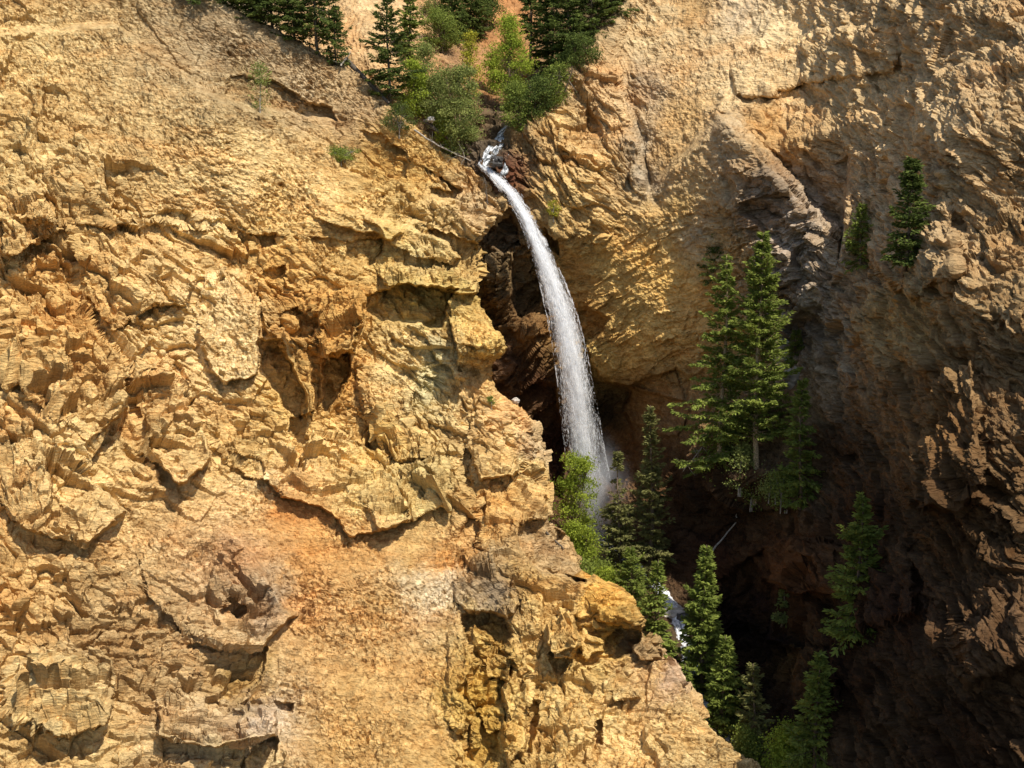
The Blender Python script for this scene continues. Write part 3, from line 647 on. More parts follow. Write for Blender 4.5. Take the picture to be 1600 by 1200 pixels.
B_BLOCKS = [
 # rugged ground at the upper right
 ([(1140, 85, .2), (1200, 60, .6), (1250, 50, .6), (1400, 40, .6), (1400, 110, 1.4), (1250, 130, 1.8), (1200, 150, 1.6), (1150, 150, 1)], 6),
 ([(1100, 170, .2), (1150, 150, .6), (1195, 190, 1.6), (1205, 235, 1.2), (1180, 220, 1), (1165, 185, .6)], 4),
 # slab lip and the caves under it
 ([(912, 530, -1), (935, 590, -2.5), (981, 604, -3.5), (1056, 574, -1.6), (1075, 590, -1), (1075, 680, -1), (1050, 790, 0), (960, 790, -.6), (930, 700, -2), (912, 620, -2)], 4),
 ([(912, 590, -1.5), (940, 596, -2.6), (984, 612, -2.6), (975, 640, -1.6), (1000, 690, -1), (985, 720, -.6), (940, 700, -1.6), (915, 650, -1.6)], 4),
 ([(985, 612, .2), (1055, 580, .4), (1078, 640, .6), (1060, 680, 1), (1010, 680, .8), (985, 650, .4)], 4),
 ([(905, 470, -.4), (950, 500, -1.6), (940, 520, -1.6), (918, 540, -1.8), (905, 530, -1)], 5),
 ([(1060, 780, 0), (1120, 800, -.8), (1190, 800, -1.6), (1240, 800, -1.8), (1250, 840, -1.6), (1140, 860, -1.4), (1060, 830, -.8)], 6),
 # wet steps behind the fall
 ([(756, 340, -1), (800, 335, -2), (815, 380, -3), (790, 395, -2), (760, 380, -1)], 4),
 ([(800, 400, -1), (850, 400, -3), (845, 470, -3.4), (815, 500, -3.4), (800, 470, -2)], 4),
 ([(756, 395, .4), (800, 398, 1), (800, 460, 1.4), (780, 480, 1.6), (756, 470, 1)], 3),
 ([(815, 486, .3), (860, 492, 1), (858, 520, 1.6), (815, 528, 1.6)], 3),
 ([(800, 600, -1), (870, 600, -2.5), (880, 700, -3), (880, 780, -2.5), (845, 780, -1.5), (830, 680, -2), (800, 640, -1.5)], 5),
 ([(848, 350, -1), (872, 372, -3), (872, 398, -3), (858, 392, -2)], 3),
 # dark undercuts on the right side of the gorge
 ([(1120, 900, -1), (1190, 860, -3), (1215, 900, -4), (1200, 1000, -4), (1250, 1020, -3), (1225, 1090, -3), (1180, 1110, -2), (1120, 1050, -2)], 6),
 ([(1175, 865, .5), (1210, 835, 1), (1300, 850, 1.6), (1310, 930, 3), (1240, 925, 3), (1190, 905, 2.4)], 4),
 ([(1235, 1010, .3), (1300, 1020, 1), (1310, 1110, 2), (1240, 1100, 2)], 4),
 ([(1360, 300, 0), (1480, 260, 1.5), (1500, 420, 3), (1420, 470, 3.4), (1370, 420, 2)], 16),
 ([(1400, 620, 0), (1520, 560, 1.5), (1540, 760, 3.5), (1440, 800, 3.4), (1400, 740, 2)], 16),
 ([(1480, 880, 0), (1600, 850, 1.5), (1620, 1020, 3.5), (1520, 1060, 3.4)], 16),
 ([(1330, 860, 0), (1420, 850, 1.5), (1430, 960, 3.), (1340, 980, 3)], 16),
]
B_RIB = [(880, 250, .8), (960, 280, .8), (930, 180, .6), (860, 320, .7), (820, 230, .5), (1010, 200, .0), (1030, 300, 0), (1060, 200, .05), (1100, 120, .1), (1200, 80, .5), (1200, 170, .9), (1240, 250, .7), (1150, 160, .4), (1250, 60, .7), (1350, 150, .6), (1350, 300, .2), (1000, 60, .3), (700, 50, .1), (1000, 400, 0), (900, 420, 0), (1100, 500, 0), (1400, 700, .1), (1600, 600, .3)]
RIB = Coarse(lambda x, y: idw(B_RIB, x, y, 3)[..., 0], 180, 1900, -240, 1480, 16)
B_BASE = Coarse(lambda x, y: rbf(B_D, x, y, 18), 180, 1900, -240, 1480, 8)
B_R = [(540, 40, .3), (700, 60, .4), (750, 100, .35), (860, 80, .3), (880, 250, .7), (960, 260, .75), (930, 150, .8), (1000, 80, .2), (1100, 20, .3), (1030, 30, .35), (1010, 200, .35), (1070, 150, .25), (1060, 60, .22), (1060, 230, .2), (1030, 300, .25), (1180, 80, .3), (1230, 180, .35), (1160, 170, .3), (1120, 100, .18),
       (1100, 300, .35), (1000, 420, .35), (1080, 420, .35), (940, 460, .45), (1000, 540, .4), (1050, 500, .4), (1180, 350, .7), (1230, 400, .9), (1240, 500, .8), (1040, 640, .3), (800, 440, .9), (830, 550, .9), (860, 700, .6), (1100, 760, .6), (1180, 760, .5), (1200, 900, .7),
       (940, 830, .5), (1010, 880, .5), (1060, 960, .5), (1080, 1060, .4), (1180, 1050, .7), (1240, 1000, .7), (1400, 300, .6), (1500, 600, .65), (1400, 900, .6), (1600, 900, .65), (1400, 100, .5), (770, 240, .6)]
B_Rf = Coarse(lambda x, y: idw(B_R, x, y, 3)[..., 0], 180, 1900, -240, 1480, 16)
B_C = [(350, 20, 0.340, 0.280, 0.200), (540, 40, 0.500, 0.350, 0.200), (600, 80, 0.550, 0.400, 0.240), (570, 20, 0.550, 0.420, 0.260), (620, 140, 0.500, 0.340, 0.180), (680, 80, 0.400, 0.260, 0.150), (650, 60, 0.560, 0.400, 0.240), (720, 90, 0.280, 0.180, 0.110), (760, 60, 0.360, 0.200, 0.100), (760, 130, 0.360, 0.200, 0.100), (790, 20, 0.420, 0.220, 0.100), (810, 90, 0.420, 0.220, 0.100), (860, 80, 0.200, 0.140, 0.080), (920, 30, 0.200, 0.150, 0.090), (850, 150, 0.320, 0.240, 0.160),  # red-brown slope above the fall, set darker partly for its shade
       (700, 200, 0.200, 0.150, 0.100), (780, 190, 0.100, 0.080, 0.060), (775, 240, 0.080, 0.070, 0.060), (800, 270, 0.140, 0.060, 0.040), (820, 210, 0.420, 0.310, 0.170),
       (870, 200, 0.600, 0.440, 0.220), (930, 260, 0.620, 0.460, 0.240), (880, 300, 0.580, 0.440, 0.220), (960, 200, 0.580, 0.420, 0.240), (930, 130, 0.540, 0.400, 0.240), (950, 120, 0.500, 0.350, 0.200), (1000, 60, 0.560, 0.450, 0.290), (1040, 30, 0.560, 0.450, 0.290), (1080, 20, 0.420, 0.290, 0.150), (1010, 140, 0.420, 0.350, 0.270), (1005, 220, 0.340, 0.300, 0.250), (1010, 280, 0.330, 0.290, 0.240),
       (1070, 120, 0.580, 0.450, 0.280), (1100, 80, 0.580, 0.460, 0.300), (1060, 190, 0.580, 0.410, 0.210), (1040, 240, 0.480, 0.320, 0.150), (1080, 180, 0.520, 0.360, 0.180), (1150, 130, 0.620, 0.490, 0.310), (1200, 60, 0.640, 0.530, 0.360), (1160, 30, 0.560, 0.460, 0.340), (1240, 80, 0.640, 0.500, 0.310), (1230, 170, 0.640, 0.490, 0.300), (1200, 200, 0.500, 0.320, 0.140), (1240, 230, 0.460, 0.300, 0.140), (1245, 280, 0.340, 0.280, 0.220),
       (1080, 260, 0.500, 0.380, 0.220), (1130, 210, 0.440, 0.360, 0.260), (1140, 260, 0.340, 0.270, 0.190), (1200, 290, 0.240, 0.190, 0.150), (1180, 330, 0.220, 0.170, 0.140), (1240, 340, 0.420, 0.360, 0.320), (1225, 380, 0.400, 0.350, 0.320), (1240, 430, 0.420, 0.380, 0.350), (1230, 480, 0.320, 0.270, 0.220), (1240, 530, 0.200, 0.180, 0.170),
       (1060, 330, 0.560, 0.400, 0.180), (1090, 360, 0.440, 0.360, 0.260), (1000, 350, 0.640, 0.470, 0.230), (1010, 400, 0.670, 0.450, 0.170), (940, 400, 0.590, 0.430, 0.180), (900, 440, 0.540, 0.380, 0.160), (1040, 440, 0.690, 0.470, 0.180), (980, 480, 0.590, 0.430, 0.180), (1080, 480, 0.690, 0.470, 0.200), (1000, 540, 0.690, 0.470, 0.180), (940, 560, 0.560, 0.430, 0.180), (1050, 540, 0.640, 0.430, 0.170), (920, 500, 0.410, 0.250, 0.090), (1150, 400, 0.460, 0.340, 0.180), (1120, 350, 0.360, 0.280, 0.170), (1150, 550, 0.540, 0.380, 0.160),
       (780, 360, 0.187, 0.154, 0.120), (780, 430, 0.187, 0.143, 0.084), (800, 480, 0.132, 0.088, 0.048), (830, 510, 0.220, 0.132, 0.060), (800, 560, 0.110, 0.066, 0.042), (840, 600, 0.088, 0.044, 0.024), (820, 640, 0.077, 0.044, 0.024), (860, 700, 0.080, 0.040, 0.030), (870, 780, 0.100, 0.050, 0.030), (950, 640, 0.060, 0.040, 0.020), (960, 700, 0.140, 0.080, 0.040), (970, 690, 0.280, 0.140, 0.050), (1020, 640, 0.360, 0.220, 0.100), (1050, 640, 0.340, 0.220, 0.120), (1040, 600, 0.360, 0.230, 0.100),  # recess beside the fall: wet rock, colour darkened further for the shade there
       (930, 820, 0.120, 0.090, 0.070), (1000, 860, 0.120, 0.080, 0.050), (900, 880, 0.360, 0.280, 0.180), (1060, 760, 0.064, 0.033, 0.017), (1100, 780, 0.041, 0.022, 0.011), (1130, 730, 0.052, 0.033, 0.022), (1150, 800, 0.041, 0.022, 0.011), (1110, 860, 0.052, 0.022, 0.011), (1200, 770, 0.057, 0.034, 0.015), (1060, 850, 0.052, 0.028, 0.017), (1040, 720, 0.116, 0.066, 0.033), (1220, 740, 0.138, 0.097, 0.064), (1225, 600, 0.460, 0.380, 0.300), (1240, 640, 0.308, 0.231, 0.150), (1220, 870, 0.106, 0.049, 0.019), (1240, 900, 0.113, 0.049, 0.019), (1180, 940, 0.035, 0.017, 0.006), (1130, 980, 0.023, 0.011, 0.006), (1120, 1080, 0.029, 0.017, 0.011),  # gorge ground and right bank: dark wet soil with shade put into the colour
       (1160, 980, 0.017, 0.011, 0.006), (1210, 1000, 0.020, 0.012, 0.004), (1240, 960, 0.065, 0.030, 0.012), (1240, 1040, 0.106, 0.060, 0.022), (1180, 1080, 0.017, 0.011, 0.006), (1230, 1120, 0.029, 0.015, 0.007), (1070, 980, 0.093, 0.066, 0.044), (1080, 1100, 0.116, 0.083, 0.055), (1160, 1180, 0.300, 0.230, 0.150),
       (1300, 150, 0.520, 0.400, 0.240), (1400, 200, 0.580, 0.440, 0.270), (1350, 350, 0.480, 0.370, 0.240), (1400, 500, 0.400, 0.280, 0.130), (1450, 650, 0.210, 0.122, 0.054), (1350, 800, 0.057, 0.030, 0.015), (1400, 950, 0.052, 0.027, 0.015), (1500, 800, 0.090, 0.049, 0.022), (1300, 700, 0.065, 0.037, 0.019), (1300, 1050, 0.032, 0.015, 0.007), (1600, 400, 0.380, 0.270, 0.150), (1600, 1000, 0.126, 0.075, 0.041), (1500, 1150, 0.057, 0.030, 0.015), (1600, 700, 0.182, 0.116, 0.061)]  # right end of the wall, its lower part painted darker for the gorge shade
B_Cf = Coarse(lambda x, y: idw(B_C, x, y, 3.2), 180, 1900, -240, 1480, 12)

CREEK = [(938, 835, 143.8), (962, 862, 140.5), (1003, 885, 136), (1022, 910, 133), (1046, 940, 130), (1062, 975, 127), (1070, 1005, 124), (1078, 1035, 121.5), (1084, 1075, 118), (1095, 1110, 115), (1125, 1145, 113), (1160, 1172, 110.3), (1200, 1235, 106), (1240, 1330, 99)]

F_P = [(800, 208, 148), (850, 162, 149.5), (905, 130, 151.5), (948, 84, 154), (1000, -30, 161),          # 0-4 left skyline of the buttress
 (965, 100, 155.5), (985, 160, 153.5), (1003, 220, 151), (1015, 288, 147.6),                          # 5-8 gully
 (962, 150, 150), (988, 220, 146.2), (1007, 284, 143.8),                                             # 9-11 buttress crest
 (1010, 306, 143.8), (985, 326, 143.2), (930, 346, 142.6), (880, 364, 142.8), (842, 335, 144.6), (815, 292, 146.2), (803, 248, 147.4),   # 12-18 its foot
 (870, 205, 147.2), (912, 262, 143.6), (925, 180, 149.2), (855, 268, 145.2), (960, 262, 144.6),      # 19-23
 (1075, -60, 163), (1150, -60, 160), (1105, 60, 154), (1062, 150, 150.2), (1040, 222, 147.6), (1022, 284, 146),   # 24-29 chute, smooth side
 (1195, 88, 149), (1143, 172, 144.2), (1250, 38, 151), (1252, 140, 146.5), (1200, 150, 145),         # 30-34 rugged ground
 (1018, 306, 143.9), (1072, 246, 140.6), (1131, 190, 137.2), (1185, 246, 133.4), (1254, 326, 129.4), (1310, 385, 127.5),   # 35-40 the jutting ridge
 (1066, 236, 145.2), (1122, 180, 143.6), (1150, 178, 143.4), (1196, 228, 141.8), (1262, 308, 138.5), (1318, 360, 134),     # 41-46 just behind it
 (1040, 335, 141.4), (1100, 330, 138.2), (1150, 335, 135.4), (1200, 362, 132.6), (1245, 402, 130.8),     # 47-51 slab
 (900, 402, 145.6), (922, 500, 146.2), (985, 500, 144.2), (1062, 500, 141.2), (1150, 482, 136.6), (1242, 455, 131.2),
 (930, 562, 147.6), (1000, 572, 145.2), (1062, 562, 143), (1110, 600, 141), (1180, 600, 137), (1240, 560, 132.5), (960, 400, 143.9), (1130, 270, 136.8),
 (872, 378, None), (868, 470, None), (880, 560, None), (920, 590, None), (1000, 605, None), (1060, 600, None), (1120, 640, None), (1190, 650, None), (1270, 620, None), (1300, 480, None),
 (1330, 200, None), (1330, 80, None), (1300, -60, None), (800, 300, None), (820, 345, None), (1020, -120, None), (1200, -140, None)]
F_E = [[3, 9, 10, 11, 12], [4, 5, 6, 7, 8], [35, 36, 37, 38, 39, 40], [29, 41, 42, 43, 44, 45, 46], [12, 13, 14, 15, 16, 17, 18, 0, 1, 2, 3], [30, 31], [24, 26, 27, 28, 29], [19, 20, 14]]
def build_back():
    ys = np.arange(-200, 1390, STEP * 1.02); xs = np.arange(200, 1850, STEP)
    px, py = np.meshgrid(xs, ys)
    wp = np.stack([px / 26, py / 26, 0 * px], -1).reshape(-1, 3)
    wx = (gnoise(wp, 301) * 5 + gnoise(wp * 3.3, 303) * 2.4).reshape(px.shape)
    wy = (gnoise(wp + 50, 302) * 5 + gnoise(wp * 3.3 + 50, 304) * 2.4).reshape(px.shape)
    D = B_BASE(px, py)
    facets_px, facets_py = px, py
    facets(px, py, D, F_P, F_E)
    # look the creases up through a small wobble so that they are not ruler straight
    ii = np.clip(((py + wy * .55 - ys[0]) / (STEP * 1.02)), 0, len(ys) - 1.001); jj = np.clip(((px + wx * .55 - xs[0]) / STEP), 0, len(xs) - 1.001)
    D = D[np.round(ii).astype(int), np.round(jj).astype(int)]
    for _ in range(2):
        D[1:-1, 1:-1] = (D[:-2, 1:-1] + D[2:, 1:-1] + D[1:-1, :-2] + D[1:-1, 2:] + D[1:-1, 1:-1]) / 5
    for poly, wd in B_BLOCKS: block(px + wx, py + wy, D, poly, wd)
    # the creek bed
    dist = np.full(px.shape, 1e9); dc = np.zeros(px.shape)
    for (x0, y0, d0), (x1, y1, d1) in zip(CREEK[:-1], CREEK[1:]):
        t = np.clip(((px - x0) * (x1 - x0) + (py - y0) * (y1 - y0)) / ((x1 - x0) ** 2 + (y1 - y0) ** 2), 0, 1)
        dd = np.hypot(px - x0 - t * (x1 - x0), py - y0 - t * (y1 - y0))
        nb = dd < dist; dist = np.where(nb, dd, dist); dc = np.where(nb, d0 + t * (d1 - d0), dc)
    k = np.clip(1 - dist / 34.0, 0, 1); k = k * k * (3 - 2 * k)
    D = D * (1 - k) + (dc + .35) * k
    V = P(px, py, D)
    Rm = B_Rf(px, py) * (1 - .75 * k); fq = (gnoise(wp * 7, 310) * 9).reshape(px.shape); fr = (gnoise(wp * 7 + 30, 311) * 9).reshape(px.shape)
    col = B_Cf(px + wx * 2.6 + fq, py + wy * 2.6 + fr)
    nr = grid_normals(V)
    for _ in range(4):
        nr[1:-1, 1:-1] = (nr[:-2, 1:-1] + nr[2:, 1:-1] + nr[1:-1, :-2] + nr[1:-1, 2:] + nr[1:-1, 1:-1]) / 5
    nr /= np.linalg.norm(nr, axis=-1, keepdims=True) + 1e-9
    if nr[200, 600, 1] > 0: nr = -nr
    butt = ((px + wx < 1012) & (py + wy < 365)).astype(float)
    V2, tone = roughen(V, Rm, [(BA, butt), (BB, (1 - butt) * (px <= 1262)), (BX, (1 - butt) * (px > 1262))], 23, nr, RIB(px, py), grit=.4)
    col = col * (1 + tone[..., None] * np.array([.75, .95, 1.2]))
    return xs, ys, px, py, V2, col, k

xsB, ysB, pxB, pyB, VB, colB, kB = build_back()
print('back', VB.shape, round(time.time() - T0, 1))

def ground_at(px, py):
    """point of the back terrain seen along px, py"""
    i = int(np.clip(round((px - xsB[0]) / STEP), 0, len(xsB) - 1)); j = int(np.clip(round((py - ysB[0]) / (STEP * 1.02)), 0, len(ysB) - 1))
    return Pv(px, py, float(VB[j, i, 1]))

fx = pxB[:-1, :-1]; fy = pyB[:-1, :-1]
vis = fx > edge_x(fy) - 70
hill = (fx < 955) & (fy < 205) & (fx + fy * .62 < 985)
floor = (kB[:-1, :-1] > .02) | ((fx > 860) & (fx < 1110) & (fy > 835) & (fx < 1040 + (fy - 835) * .28))
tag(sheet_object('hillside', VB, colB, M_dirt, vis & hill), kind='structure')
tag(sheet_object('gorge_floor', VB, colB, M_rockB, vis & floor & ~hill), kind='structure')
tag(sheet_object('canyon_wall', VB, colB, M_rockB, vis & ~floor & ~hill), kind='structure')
print('terrain', round(time.time() - T0, 1))
#OBJECTS
# ------------------------------------------------------------------ water
def water_material(name, dark, foam_lo, foam_hi, scale, stretch, alpha=False):
    m, nt, b = new_mat(name); L = nt.links.new
    at = N(nt, 'ShaderNodeVertexColor', layer_name='flow')      # along, across, opacity
    sp = N(nt, 'ShaderNodeSeparateColor'); L(at.outputs[0], sp.inputs[0])
    cb = N(nt, 'ShaderNodeCombineXYZ')
    ma = N(nt, 'ShaderNodeMath', operation='MULTIPLY'); ma.inputs[1].default_value = stretch[0]; L(sp.outputs[0], ma.inputs[0])
    mb = N(nt, 'ShaderNodeMath', operation='MULTIPLY'); mb.inputs[1].default_value = stretch[1]; L(sp.outputs[1], mb.inputs[0])
    L(ma.outputs[0], cb.inputs[0]); L(mb.outputs[0], cb.inputs[1])
    n = N(nt, 'ShaderNodeTexNoise'); n.inputs['Scale'].default_value = scale; n.inputs['Detail'].default_value = 7; n.inputs['Roughness'].default_value = .7
    L(cb.outputs[0], n.inputs[0])
    mr = N(nt, 'ShaderNodeMapRange'); mr.inputs[1].default_value = foam_lo; mr.inputs[2].default_value = foam_hi
    L(n.outputs[0], mr.inputs[0])
    mx = N(nt, 'ShaderNodeMix', data_type='RGBA'); mx.inputs[6].default_value = (*dark, 1); mx.inputs[7].default_value = (.93, .94, .95, 1)
    L(mr.outputs[0], mx.inputs[0]); L(mx.outputs[2], b.inputs['Base Color'])
    b.inputs['Roughness'].default_value = .35
    if alpha:
        m2 = N(nt, 'ShaderNodeMath', operation='MULTIPLY'); L(mr.outputs[0], m2.inputs[0]); L(sp.outputs[2], m2.inputs[1])
        L(m2.outputs[0], b.inputs['Alpha'])
        b.inputs['Subsurface Weight'].default_value = 0.0
        b.inputs['Roughness'].default_value = .8
    bp = N(nt, 'ShaderNodeBump'); bp.inputs['Distance'].default_value = .15; L(n.outputs[0], bp.inputs['Height']); L(bp.outputs[0], b.inputs['Normal'])
    return m

M_fall = water_material('falling_water', (.93, .94, .95), .22, .46, 1.0, (38, 16), True)
M_creek = water_material('creek_water', (.22, .23, .24), .38, .54, 1.0, (40, 5))
M_lip = water_material('lip_water', (.10, .11, .11), .45, .60, 1.0, (60, 5))
def drops_mat():
    m = bpy.data.materials.new('water_drops'); m.use_nodes = True
    nt = m.node_tree; nt.nodes.clear(); L = nt.links.new
    out = N(nt, 'ShaderNodeOutputMaterial')
    d = N(nt, 'ShaderNodeBsdfDiffuse'); d.inputs[0].default_value = (.96, .96, .96, 1)
    t = N(nt, 'ShaderNodeBsdfTranslucent'); t.inputs[0].default_value = (.96, .96, .96, 1)
    s = N(nt, 'ShaderNodeMixShader'); s.inputs[0].default_value = .5
    L(d.outputs[0], s.inputs[1]); L(t.outputs[0], s.inputs[2]); L(s.outputs[0], out.inputs[0])
    return m
M_drops = drops_mat()

FALL = np.array([  # px, py, D, half width px, opacity
 (752, 256, 147.0, 7, 1), (762, 266, 145.8, 7, 1), (778, 280, 144.4, 8, 1), (800, 304, 143.1, 9, 1), (824, 345, 141.9, 11, 1), (846, 395, 141.1, 13.5, 1), (864, 445, 140.7, 17, 1), (879, 495, 140.5, 20, .92),
 (890, 545, 140.5, 22, .78), (899, 600, 140.6, 23, .58), (906, 650, 140.8, 25, .42), (914, 705, 141, 26, .30), (924, 765, 141.5, 27, .2), (934, 838, 142.4, 32, .18)], float)
FS = np.concatenate([[0], np.cumsum(np.hypot(np.diff(FALL[:, 0]), np.diff(FALL[:, 1])))]); FS /= FS[-1]
def fall_at(s):
    return [np.interp(s, FS, FALL[:, k]) for k in range(5)]

rng = np.random.default_rng(5)
def quads_from(c, ax, bx):
    """flat four-sided leaves: centre, half long axis, half short axis -> verts, faces (kites)"""
    n = len(c)
    v = np.stack([c - ax, c + bx, c + ax, c - bx], 1).reshape(-1, 3)
    return v, np.arange(4 * n).reshape(n, 4)

def build_fall():
    nr, nc = 260, 28
    shells = []
    V = []; Fc = []; col = []; off = 0
    for sh, (sc, op) in enumerate([(.45, 1.0), (.72, .62), (.98, .32)]):
        s = np.linspace(0, 1, nr); a = np.linspace(0, 2 * math.pi, nc, endpoint=False)
        S, Aa = np.meshgrid(s, a, indexing='ij')
        px, py, D, hw, opac = [x.reshape(S.shape) for x in fall_at(S.ravel())]
        pts = np.stack([S * 9, np.cos(Aa) * 1.3 + sh * 9, np.sin(Aa) * 1.3], -1).reshape(-1, 3)
        wob = 1 + .35 * fbm(pts, 4, 400 + sh, .6).reshape(S.shape)
        m = hw * sc * wob
        base = P(px + np.cos(Aa) * m, py, D)
        base[..., 1] += np.sin(Aa) * m * .055 * .7
        V.append(base.reshape(-1, 3))
        i = np.arange(nr * nc).reshape(nr, nc)
        f = np.stack([i[:-1], i[1:], np.roll(i[1:], -1, 1), np.roll(i[:-1], -1, 1)], -1).reshape(-1, 4) + off
        Fc.append(f); off += nr * nc
        tt = np.abs(np.sin(Aa / 2))
        col.append(np.stack([S + sh * .37, tt + sh * .21, np.clip(opac * op * (.12 + .88 * np.abs(np.sin(Aa)) ** 1.4), 0, 1)], -1).reshape(-1, 3))
    o = mesh_from('waterfall', np.concatenate(V), np.concatenate(Fc), M_fall, colors={'flow': np.concatenate(col)}, smooth=True)
    tag(o, 'tall white waterfall arcing down between the golden cliff and the overhanging slab', 'waterfall', kind='structure')
    n = 46000
    s = rng.random(n) ** .9
    px, py, D, hw, opac = fall_at(s)
    g = rng.normal(size=n)
    clump = gnoise(np.stack([s * 34, g * 2.6 + s * 9, 0 * s], 1), 77)
    keep = rng.random(n) < np.clip(.55 + clump * 1.6, .05, 1) * np.clip(opac + .12, 0, 1)
    s, px, py, D, hw, g, opac = [q[keep] for q in (s, px, py, D, hw, g, opac)]
    ns = 150
    s0 = rng.random(ns) ** .8 * .95; sl_ = .03 + .14 * rng.random(ns); off = rng.normal(size=ns) * .62; cnt = (60 + 120 * rng.random(ns)).astype(int)
    idx = np.repeat(np.arange(ns), cnt); u = rng.random(len(idx))
    ss = np.clip(s0[idx] + sl_[idx] * u, 0, 1)
    q = fall_at(ss)
    gg = off[idx] * (1 + .35 * u) + rng.normal(size=len(idx)) * (.03 + .12 * u)
    kk = rng.random(len(idx)) < np.clip(q[4] + .25, 0, 1)
    s, px, py, D, hw = [np.concatenate([a_, b_[kk]]) for a_, b_ in zip((s, px, py, D, hw), (ss, q[0], q[1], q[2], q[3]))]
    g = np.clip(np.concatenate([g, gg[kk] / .48]), -2.5, 2.5)
    n = len(s)
    c = P(px + g * hw * .48, py + rng.normal(size=n) * 2, D)
    c[:, 1] += rng.normal(size=n) * hw * .02
    px2, py2, D2, _, _ = fall_at(np.clip(s + .01, 0, 1)); px1, py1, D1, _, _ = fall_at(np.clip(s - .01, 0, 1))
    dirn = P(px2, py2, D2) - P(px1, py1, D1); dirn /= np.linalg.norm(dirn, axis=1, keepdims=True) + 1e-9
    dirn += rng.normal(size=(n, 3)) * .10
    ln = .07 + .26 * rng.random(n) ** 2; wd = .008 + .016 * rng.random(n)
    side = np.cross(dirn, rng.normal(size=(n, 3))); side /= np.linalg.norm(side, axis=1, keepdims=True) + 1e-9
    v, f = quads_from(c, dirn * ln[:, None], side * wd[:, None])
    mesh_from('spray', v, f, M_drops, parent=o)
build_fall()

def ribbon(name, path, hw, mat, lift, seed, wob=.35, rest=False):
    path = np.array(path, float)
    L_ = np.concatenate([[0], np.cumsum(np.hypot(np.diff(path[:, 0]), np.diff(path[:, 1])))])
    n = int(L_[-1] / 1.6); s = np.linspace(0, L_[-1], n); u = np.linspace(-1, 1, 25)
    x = np.interp(s, L_, path[:, 0]); y = np.interp(s, L_, path[:, 1]); D = np.interp(s, L_, path[:, 2])
    if rest:
        D = np.array([min(ground_at(a_ + k_, b_).y for k_ in (-6, 0, 6)) for a_, b_ in zip(x, y)])
        for _ in range(4): D[1:-1] = (D[:-2] + D[1:-1] + D[2:]) / 3
    w = np.interp(s, np.linspace(0, L_[-1], len(hw)), hw)
    ed = fbm(np.stack([s / 14, s * 0, s * 0], 1), 3, seed) * wob
    px = x[:, None] + u[None] * (w * (1 + ed))[:, None]; py = y[:, None] + 0 * px
    pts = np.stack([px / 6, py / 9, 0 * px], -1).reshape(-1, 3)
    bump = fbm(pts, 4, seed + 3, .6).reshape(px.shape)
    V = P(px, py, D[:, None] - lift + np.abs(u)[None] ** 4 * .5 - bump * .22)
    V[..., 2] += bump * .12
    flow = np.stack([np.repeat((s / 500)[:, None], 25, 1), np.repeat(u[None] * .5 + .5, n, 0), np.ones_like(px)], -1)
    f = sheet_faces(n, 25)
    return mesh_from(name, V.reshape(-1, 3), f, mat, colors={'flow': flow.reshape(-1, 3)}, smooth=True)

o = ribbon('creek', CREEK, [22, 13, 13, 11, 13, 12, 16, 15, 10, 11, 13, 13, 16, 20], M_creek, .5, 31)
tag(o, 'white foaming creek running down the gorge below the fall', 'creek', kind='structure')
o = ribbon('stream', [(796, 196, 0), (784, 212, 0), (774, 228, 0), (764, 244, 0), (754, 258, 0), (762, 268, 0)], [7, 9, 12, 13, 9, 8], M_lip, .25, 37, rest=True)
tag(o, 'small dark stream with white water at the lip of the fall', 'stream', kind='structure')
o = ribbon('stream', [(794, 238, 0), (793, 252, 0), (789, 268, 0), (782, 282, 0)], [4, 5, 6, 5], M_lip, .3, 41, rest=True)
tag(o, 'side trickle joining the lip of the fall', 'stream', kind='structure')

# mist where the fall lands
def mist(name, px, py, D, rx, ry, rz, dens):
    bpy.ops.mesh.primitive_uv_sphere_add(segments=24, ring_count=16, radius=1)
    o = bpy.context.object; o.name = name; o.data.name = name
    o.location = Pv(px, py, D); o.scale = (rx, ry, rz)
    m = bpy.data.materials.new('mist'); m.use_nodes = True
    nt = m.node_tree; nt.nodes.clear(); L = nt.links.new
    out = N(nt, 'ShaderNodeOutputMaterial'); pv = N(nt, 'ShaderNodeVolumePrincipled')
    pv.inputs['Color'].default_value = (.93, .95, 1, 1); pv.inputs['Anisotropy'].default_value = .2
    tc = N(nt, 'ShaderNodeTexCoord')
    ln = N(nt, 'ShaderNodeVectorMath', operation='LENGTH'); L(tc.outputs['Object'], ln.inputs[0])
    mr = N(nt, 'ShaderNodeMapRange'); mr.interpolation_type = 'SMOOTHERSTEP'
    mr.inputs[1].default_value = 1.0; mr.inputs[2].default_value = .1; mr.inputs[3].default_value = 0; mr.inputs[4].default_value = dens
    L(ln.outputs['Value'], mr.inputs[0])
    no = N(nt, 'ShaderNodeTexNoise'); no.inputs['Scale'].default_value = 2.2; no.inputs['Detail'].default_value = 3; L(tc.outputs['Object'], no.inputs[0])
    m2 = N(nt, 'ShaderNodeMapRange'); m2.inputs[1].default_value = .35; m2.inputs[2].default_value = .65; m2.inputs[3].default_value = .2; m2.inputs[4].default_value = 1.6; L(no.outputs[0], m2.inputs[0])
    mu = N(nt, 'ShaderNodeMath', operation='MULTIPLY'); L(mr.outputs[0], mu.inputs[0]); L(m2.outputs[0], mu.inputs[1])
    L(mu.outputs[0], pv.inputs['Density']); L(pv.outputs[0], out.inputs['Volume'])
    o.data.materials.append(m)
    tag(o, kind='stuff')
    return o
mist('mist', 934, 770, 141.2, 4.2, 3.0, 7.2, .30)['label'] = 'pale mist hanging where the waterfall lands'

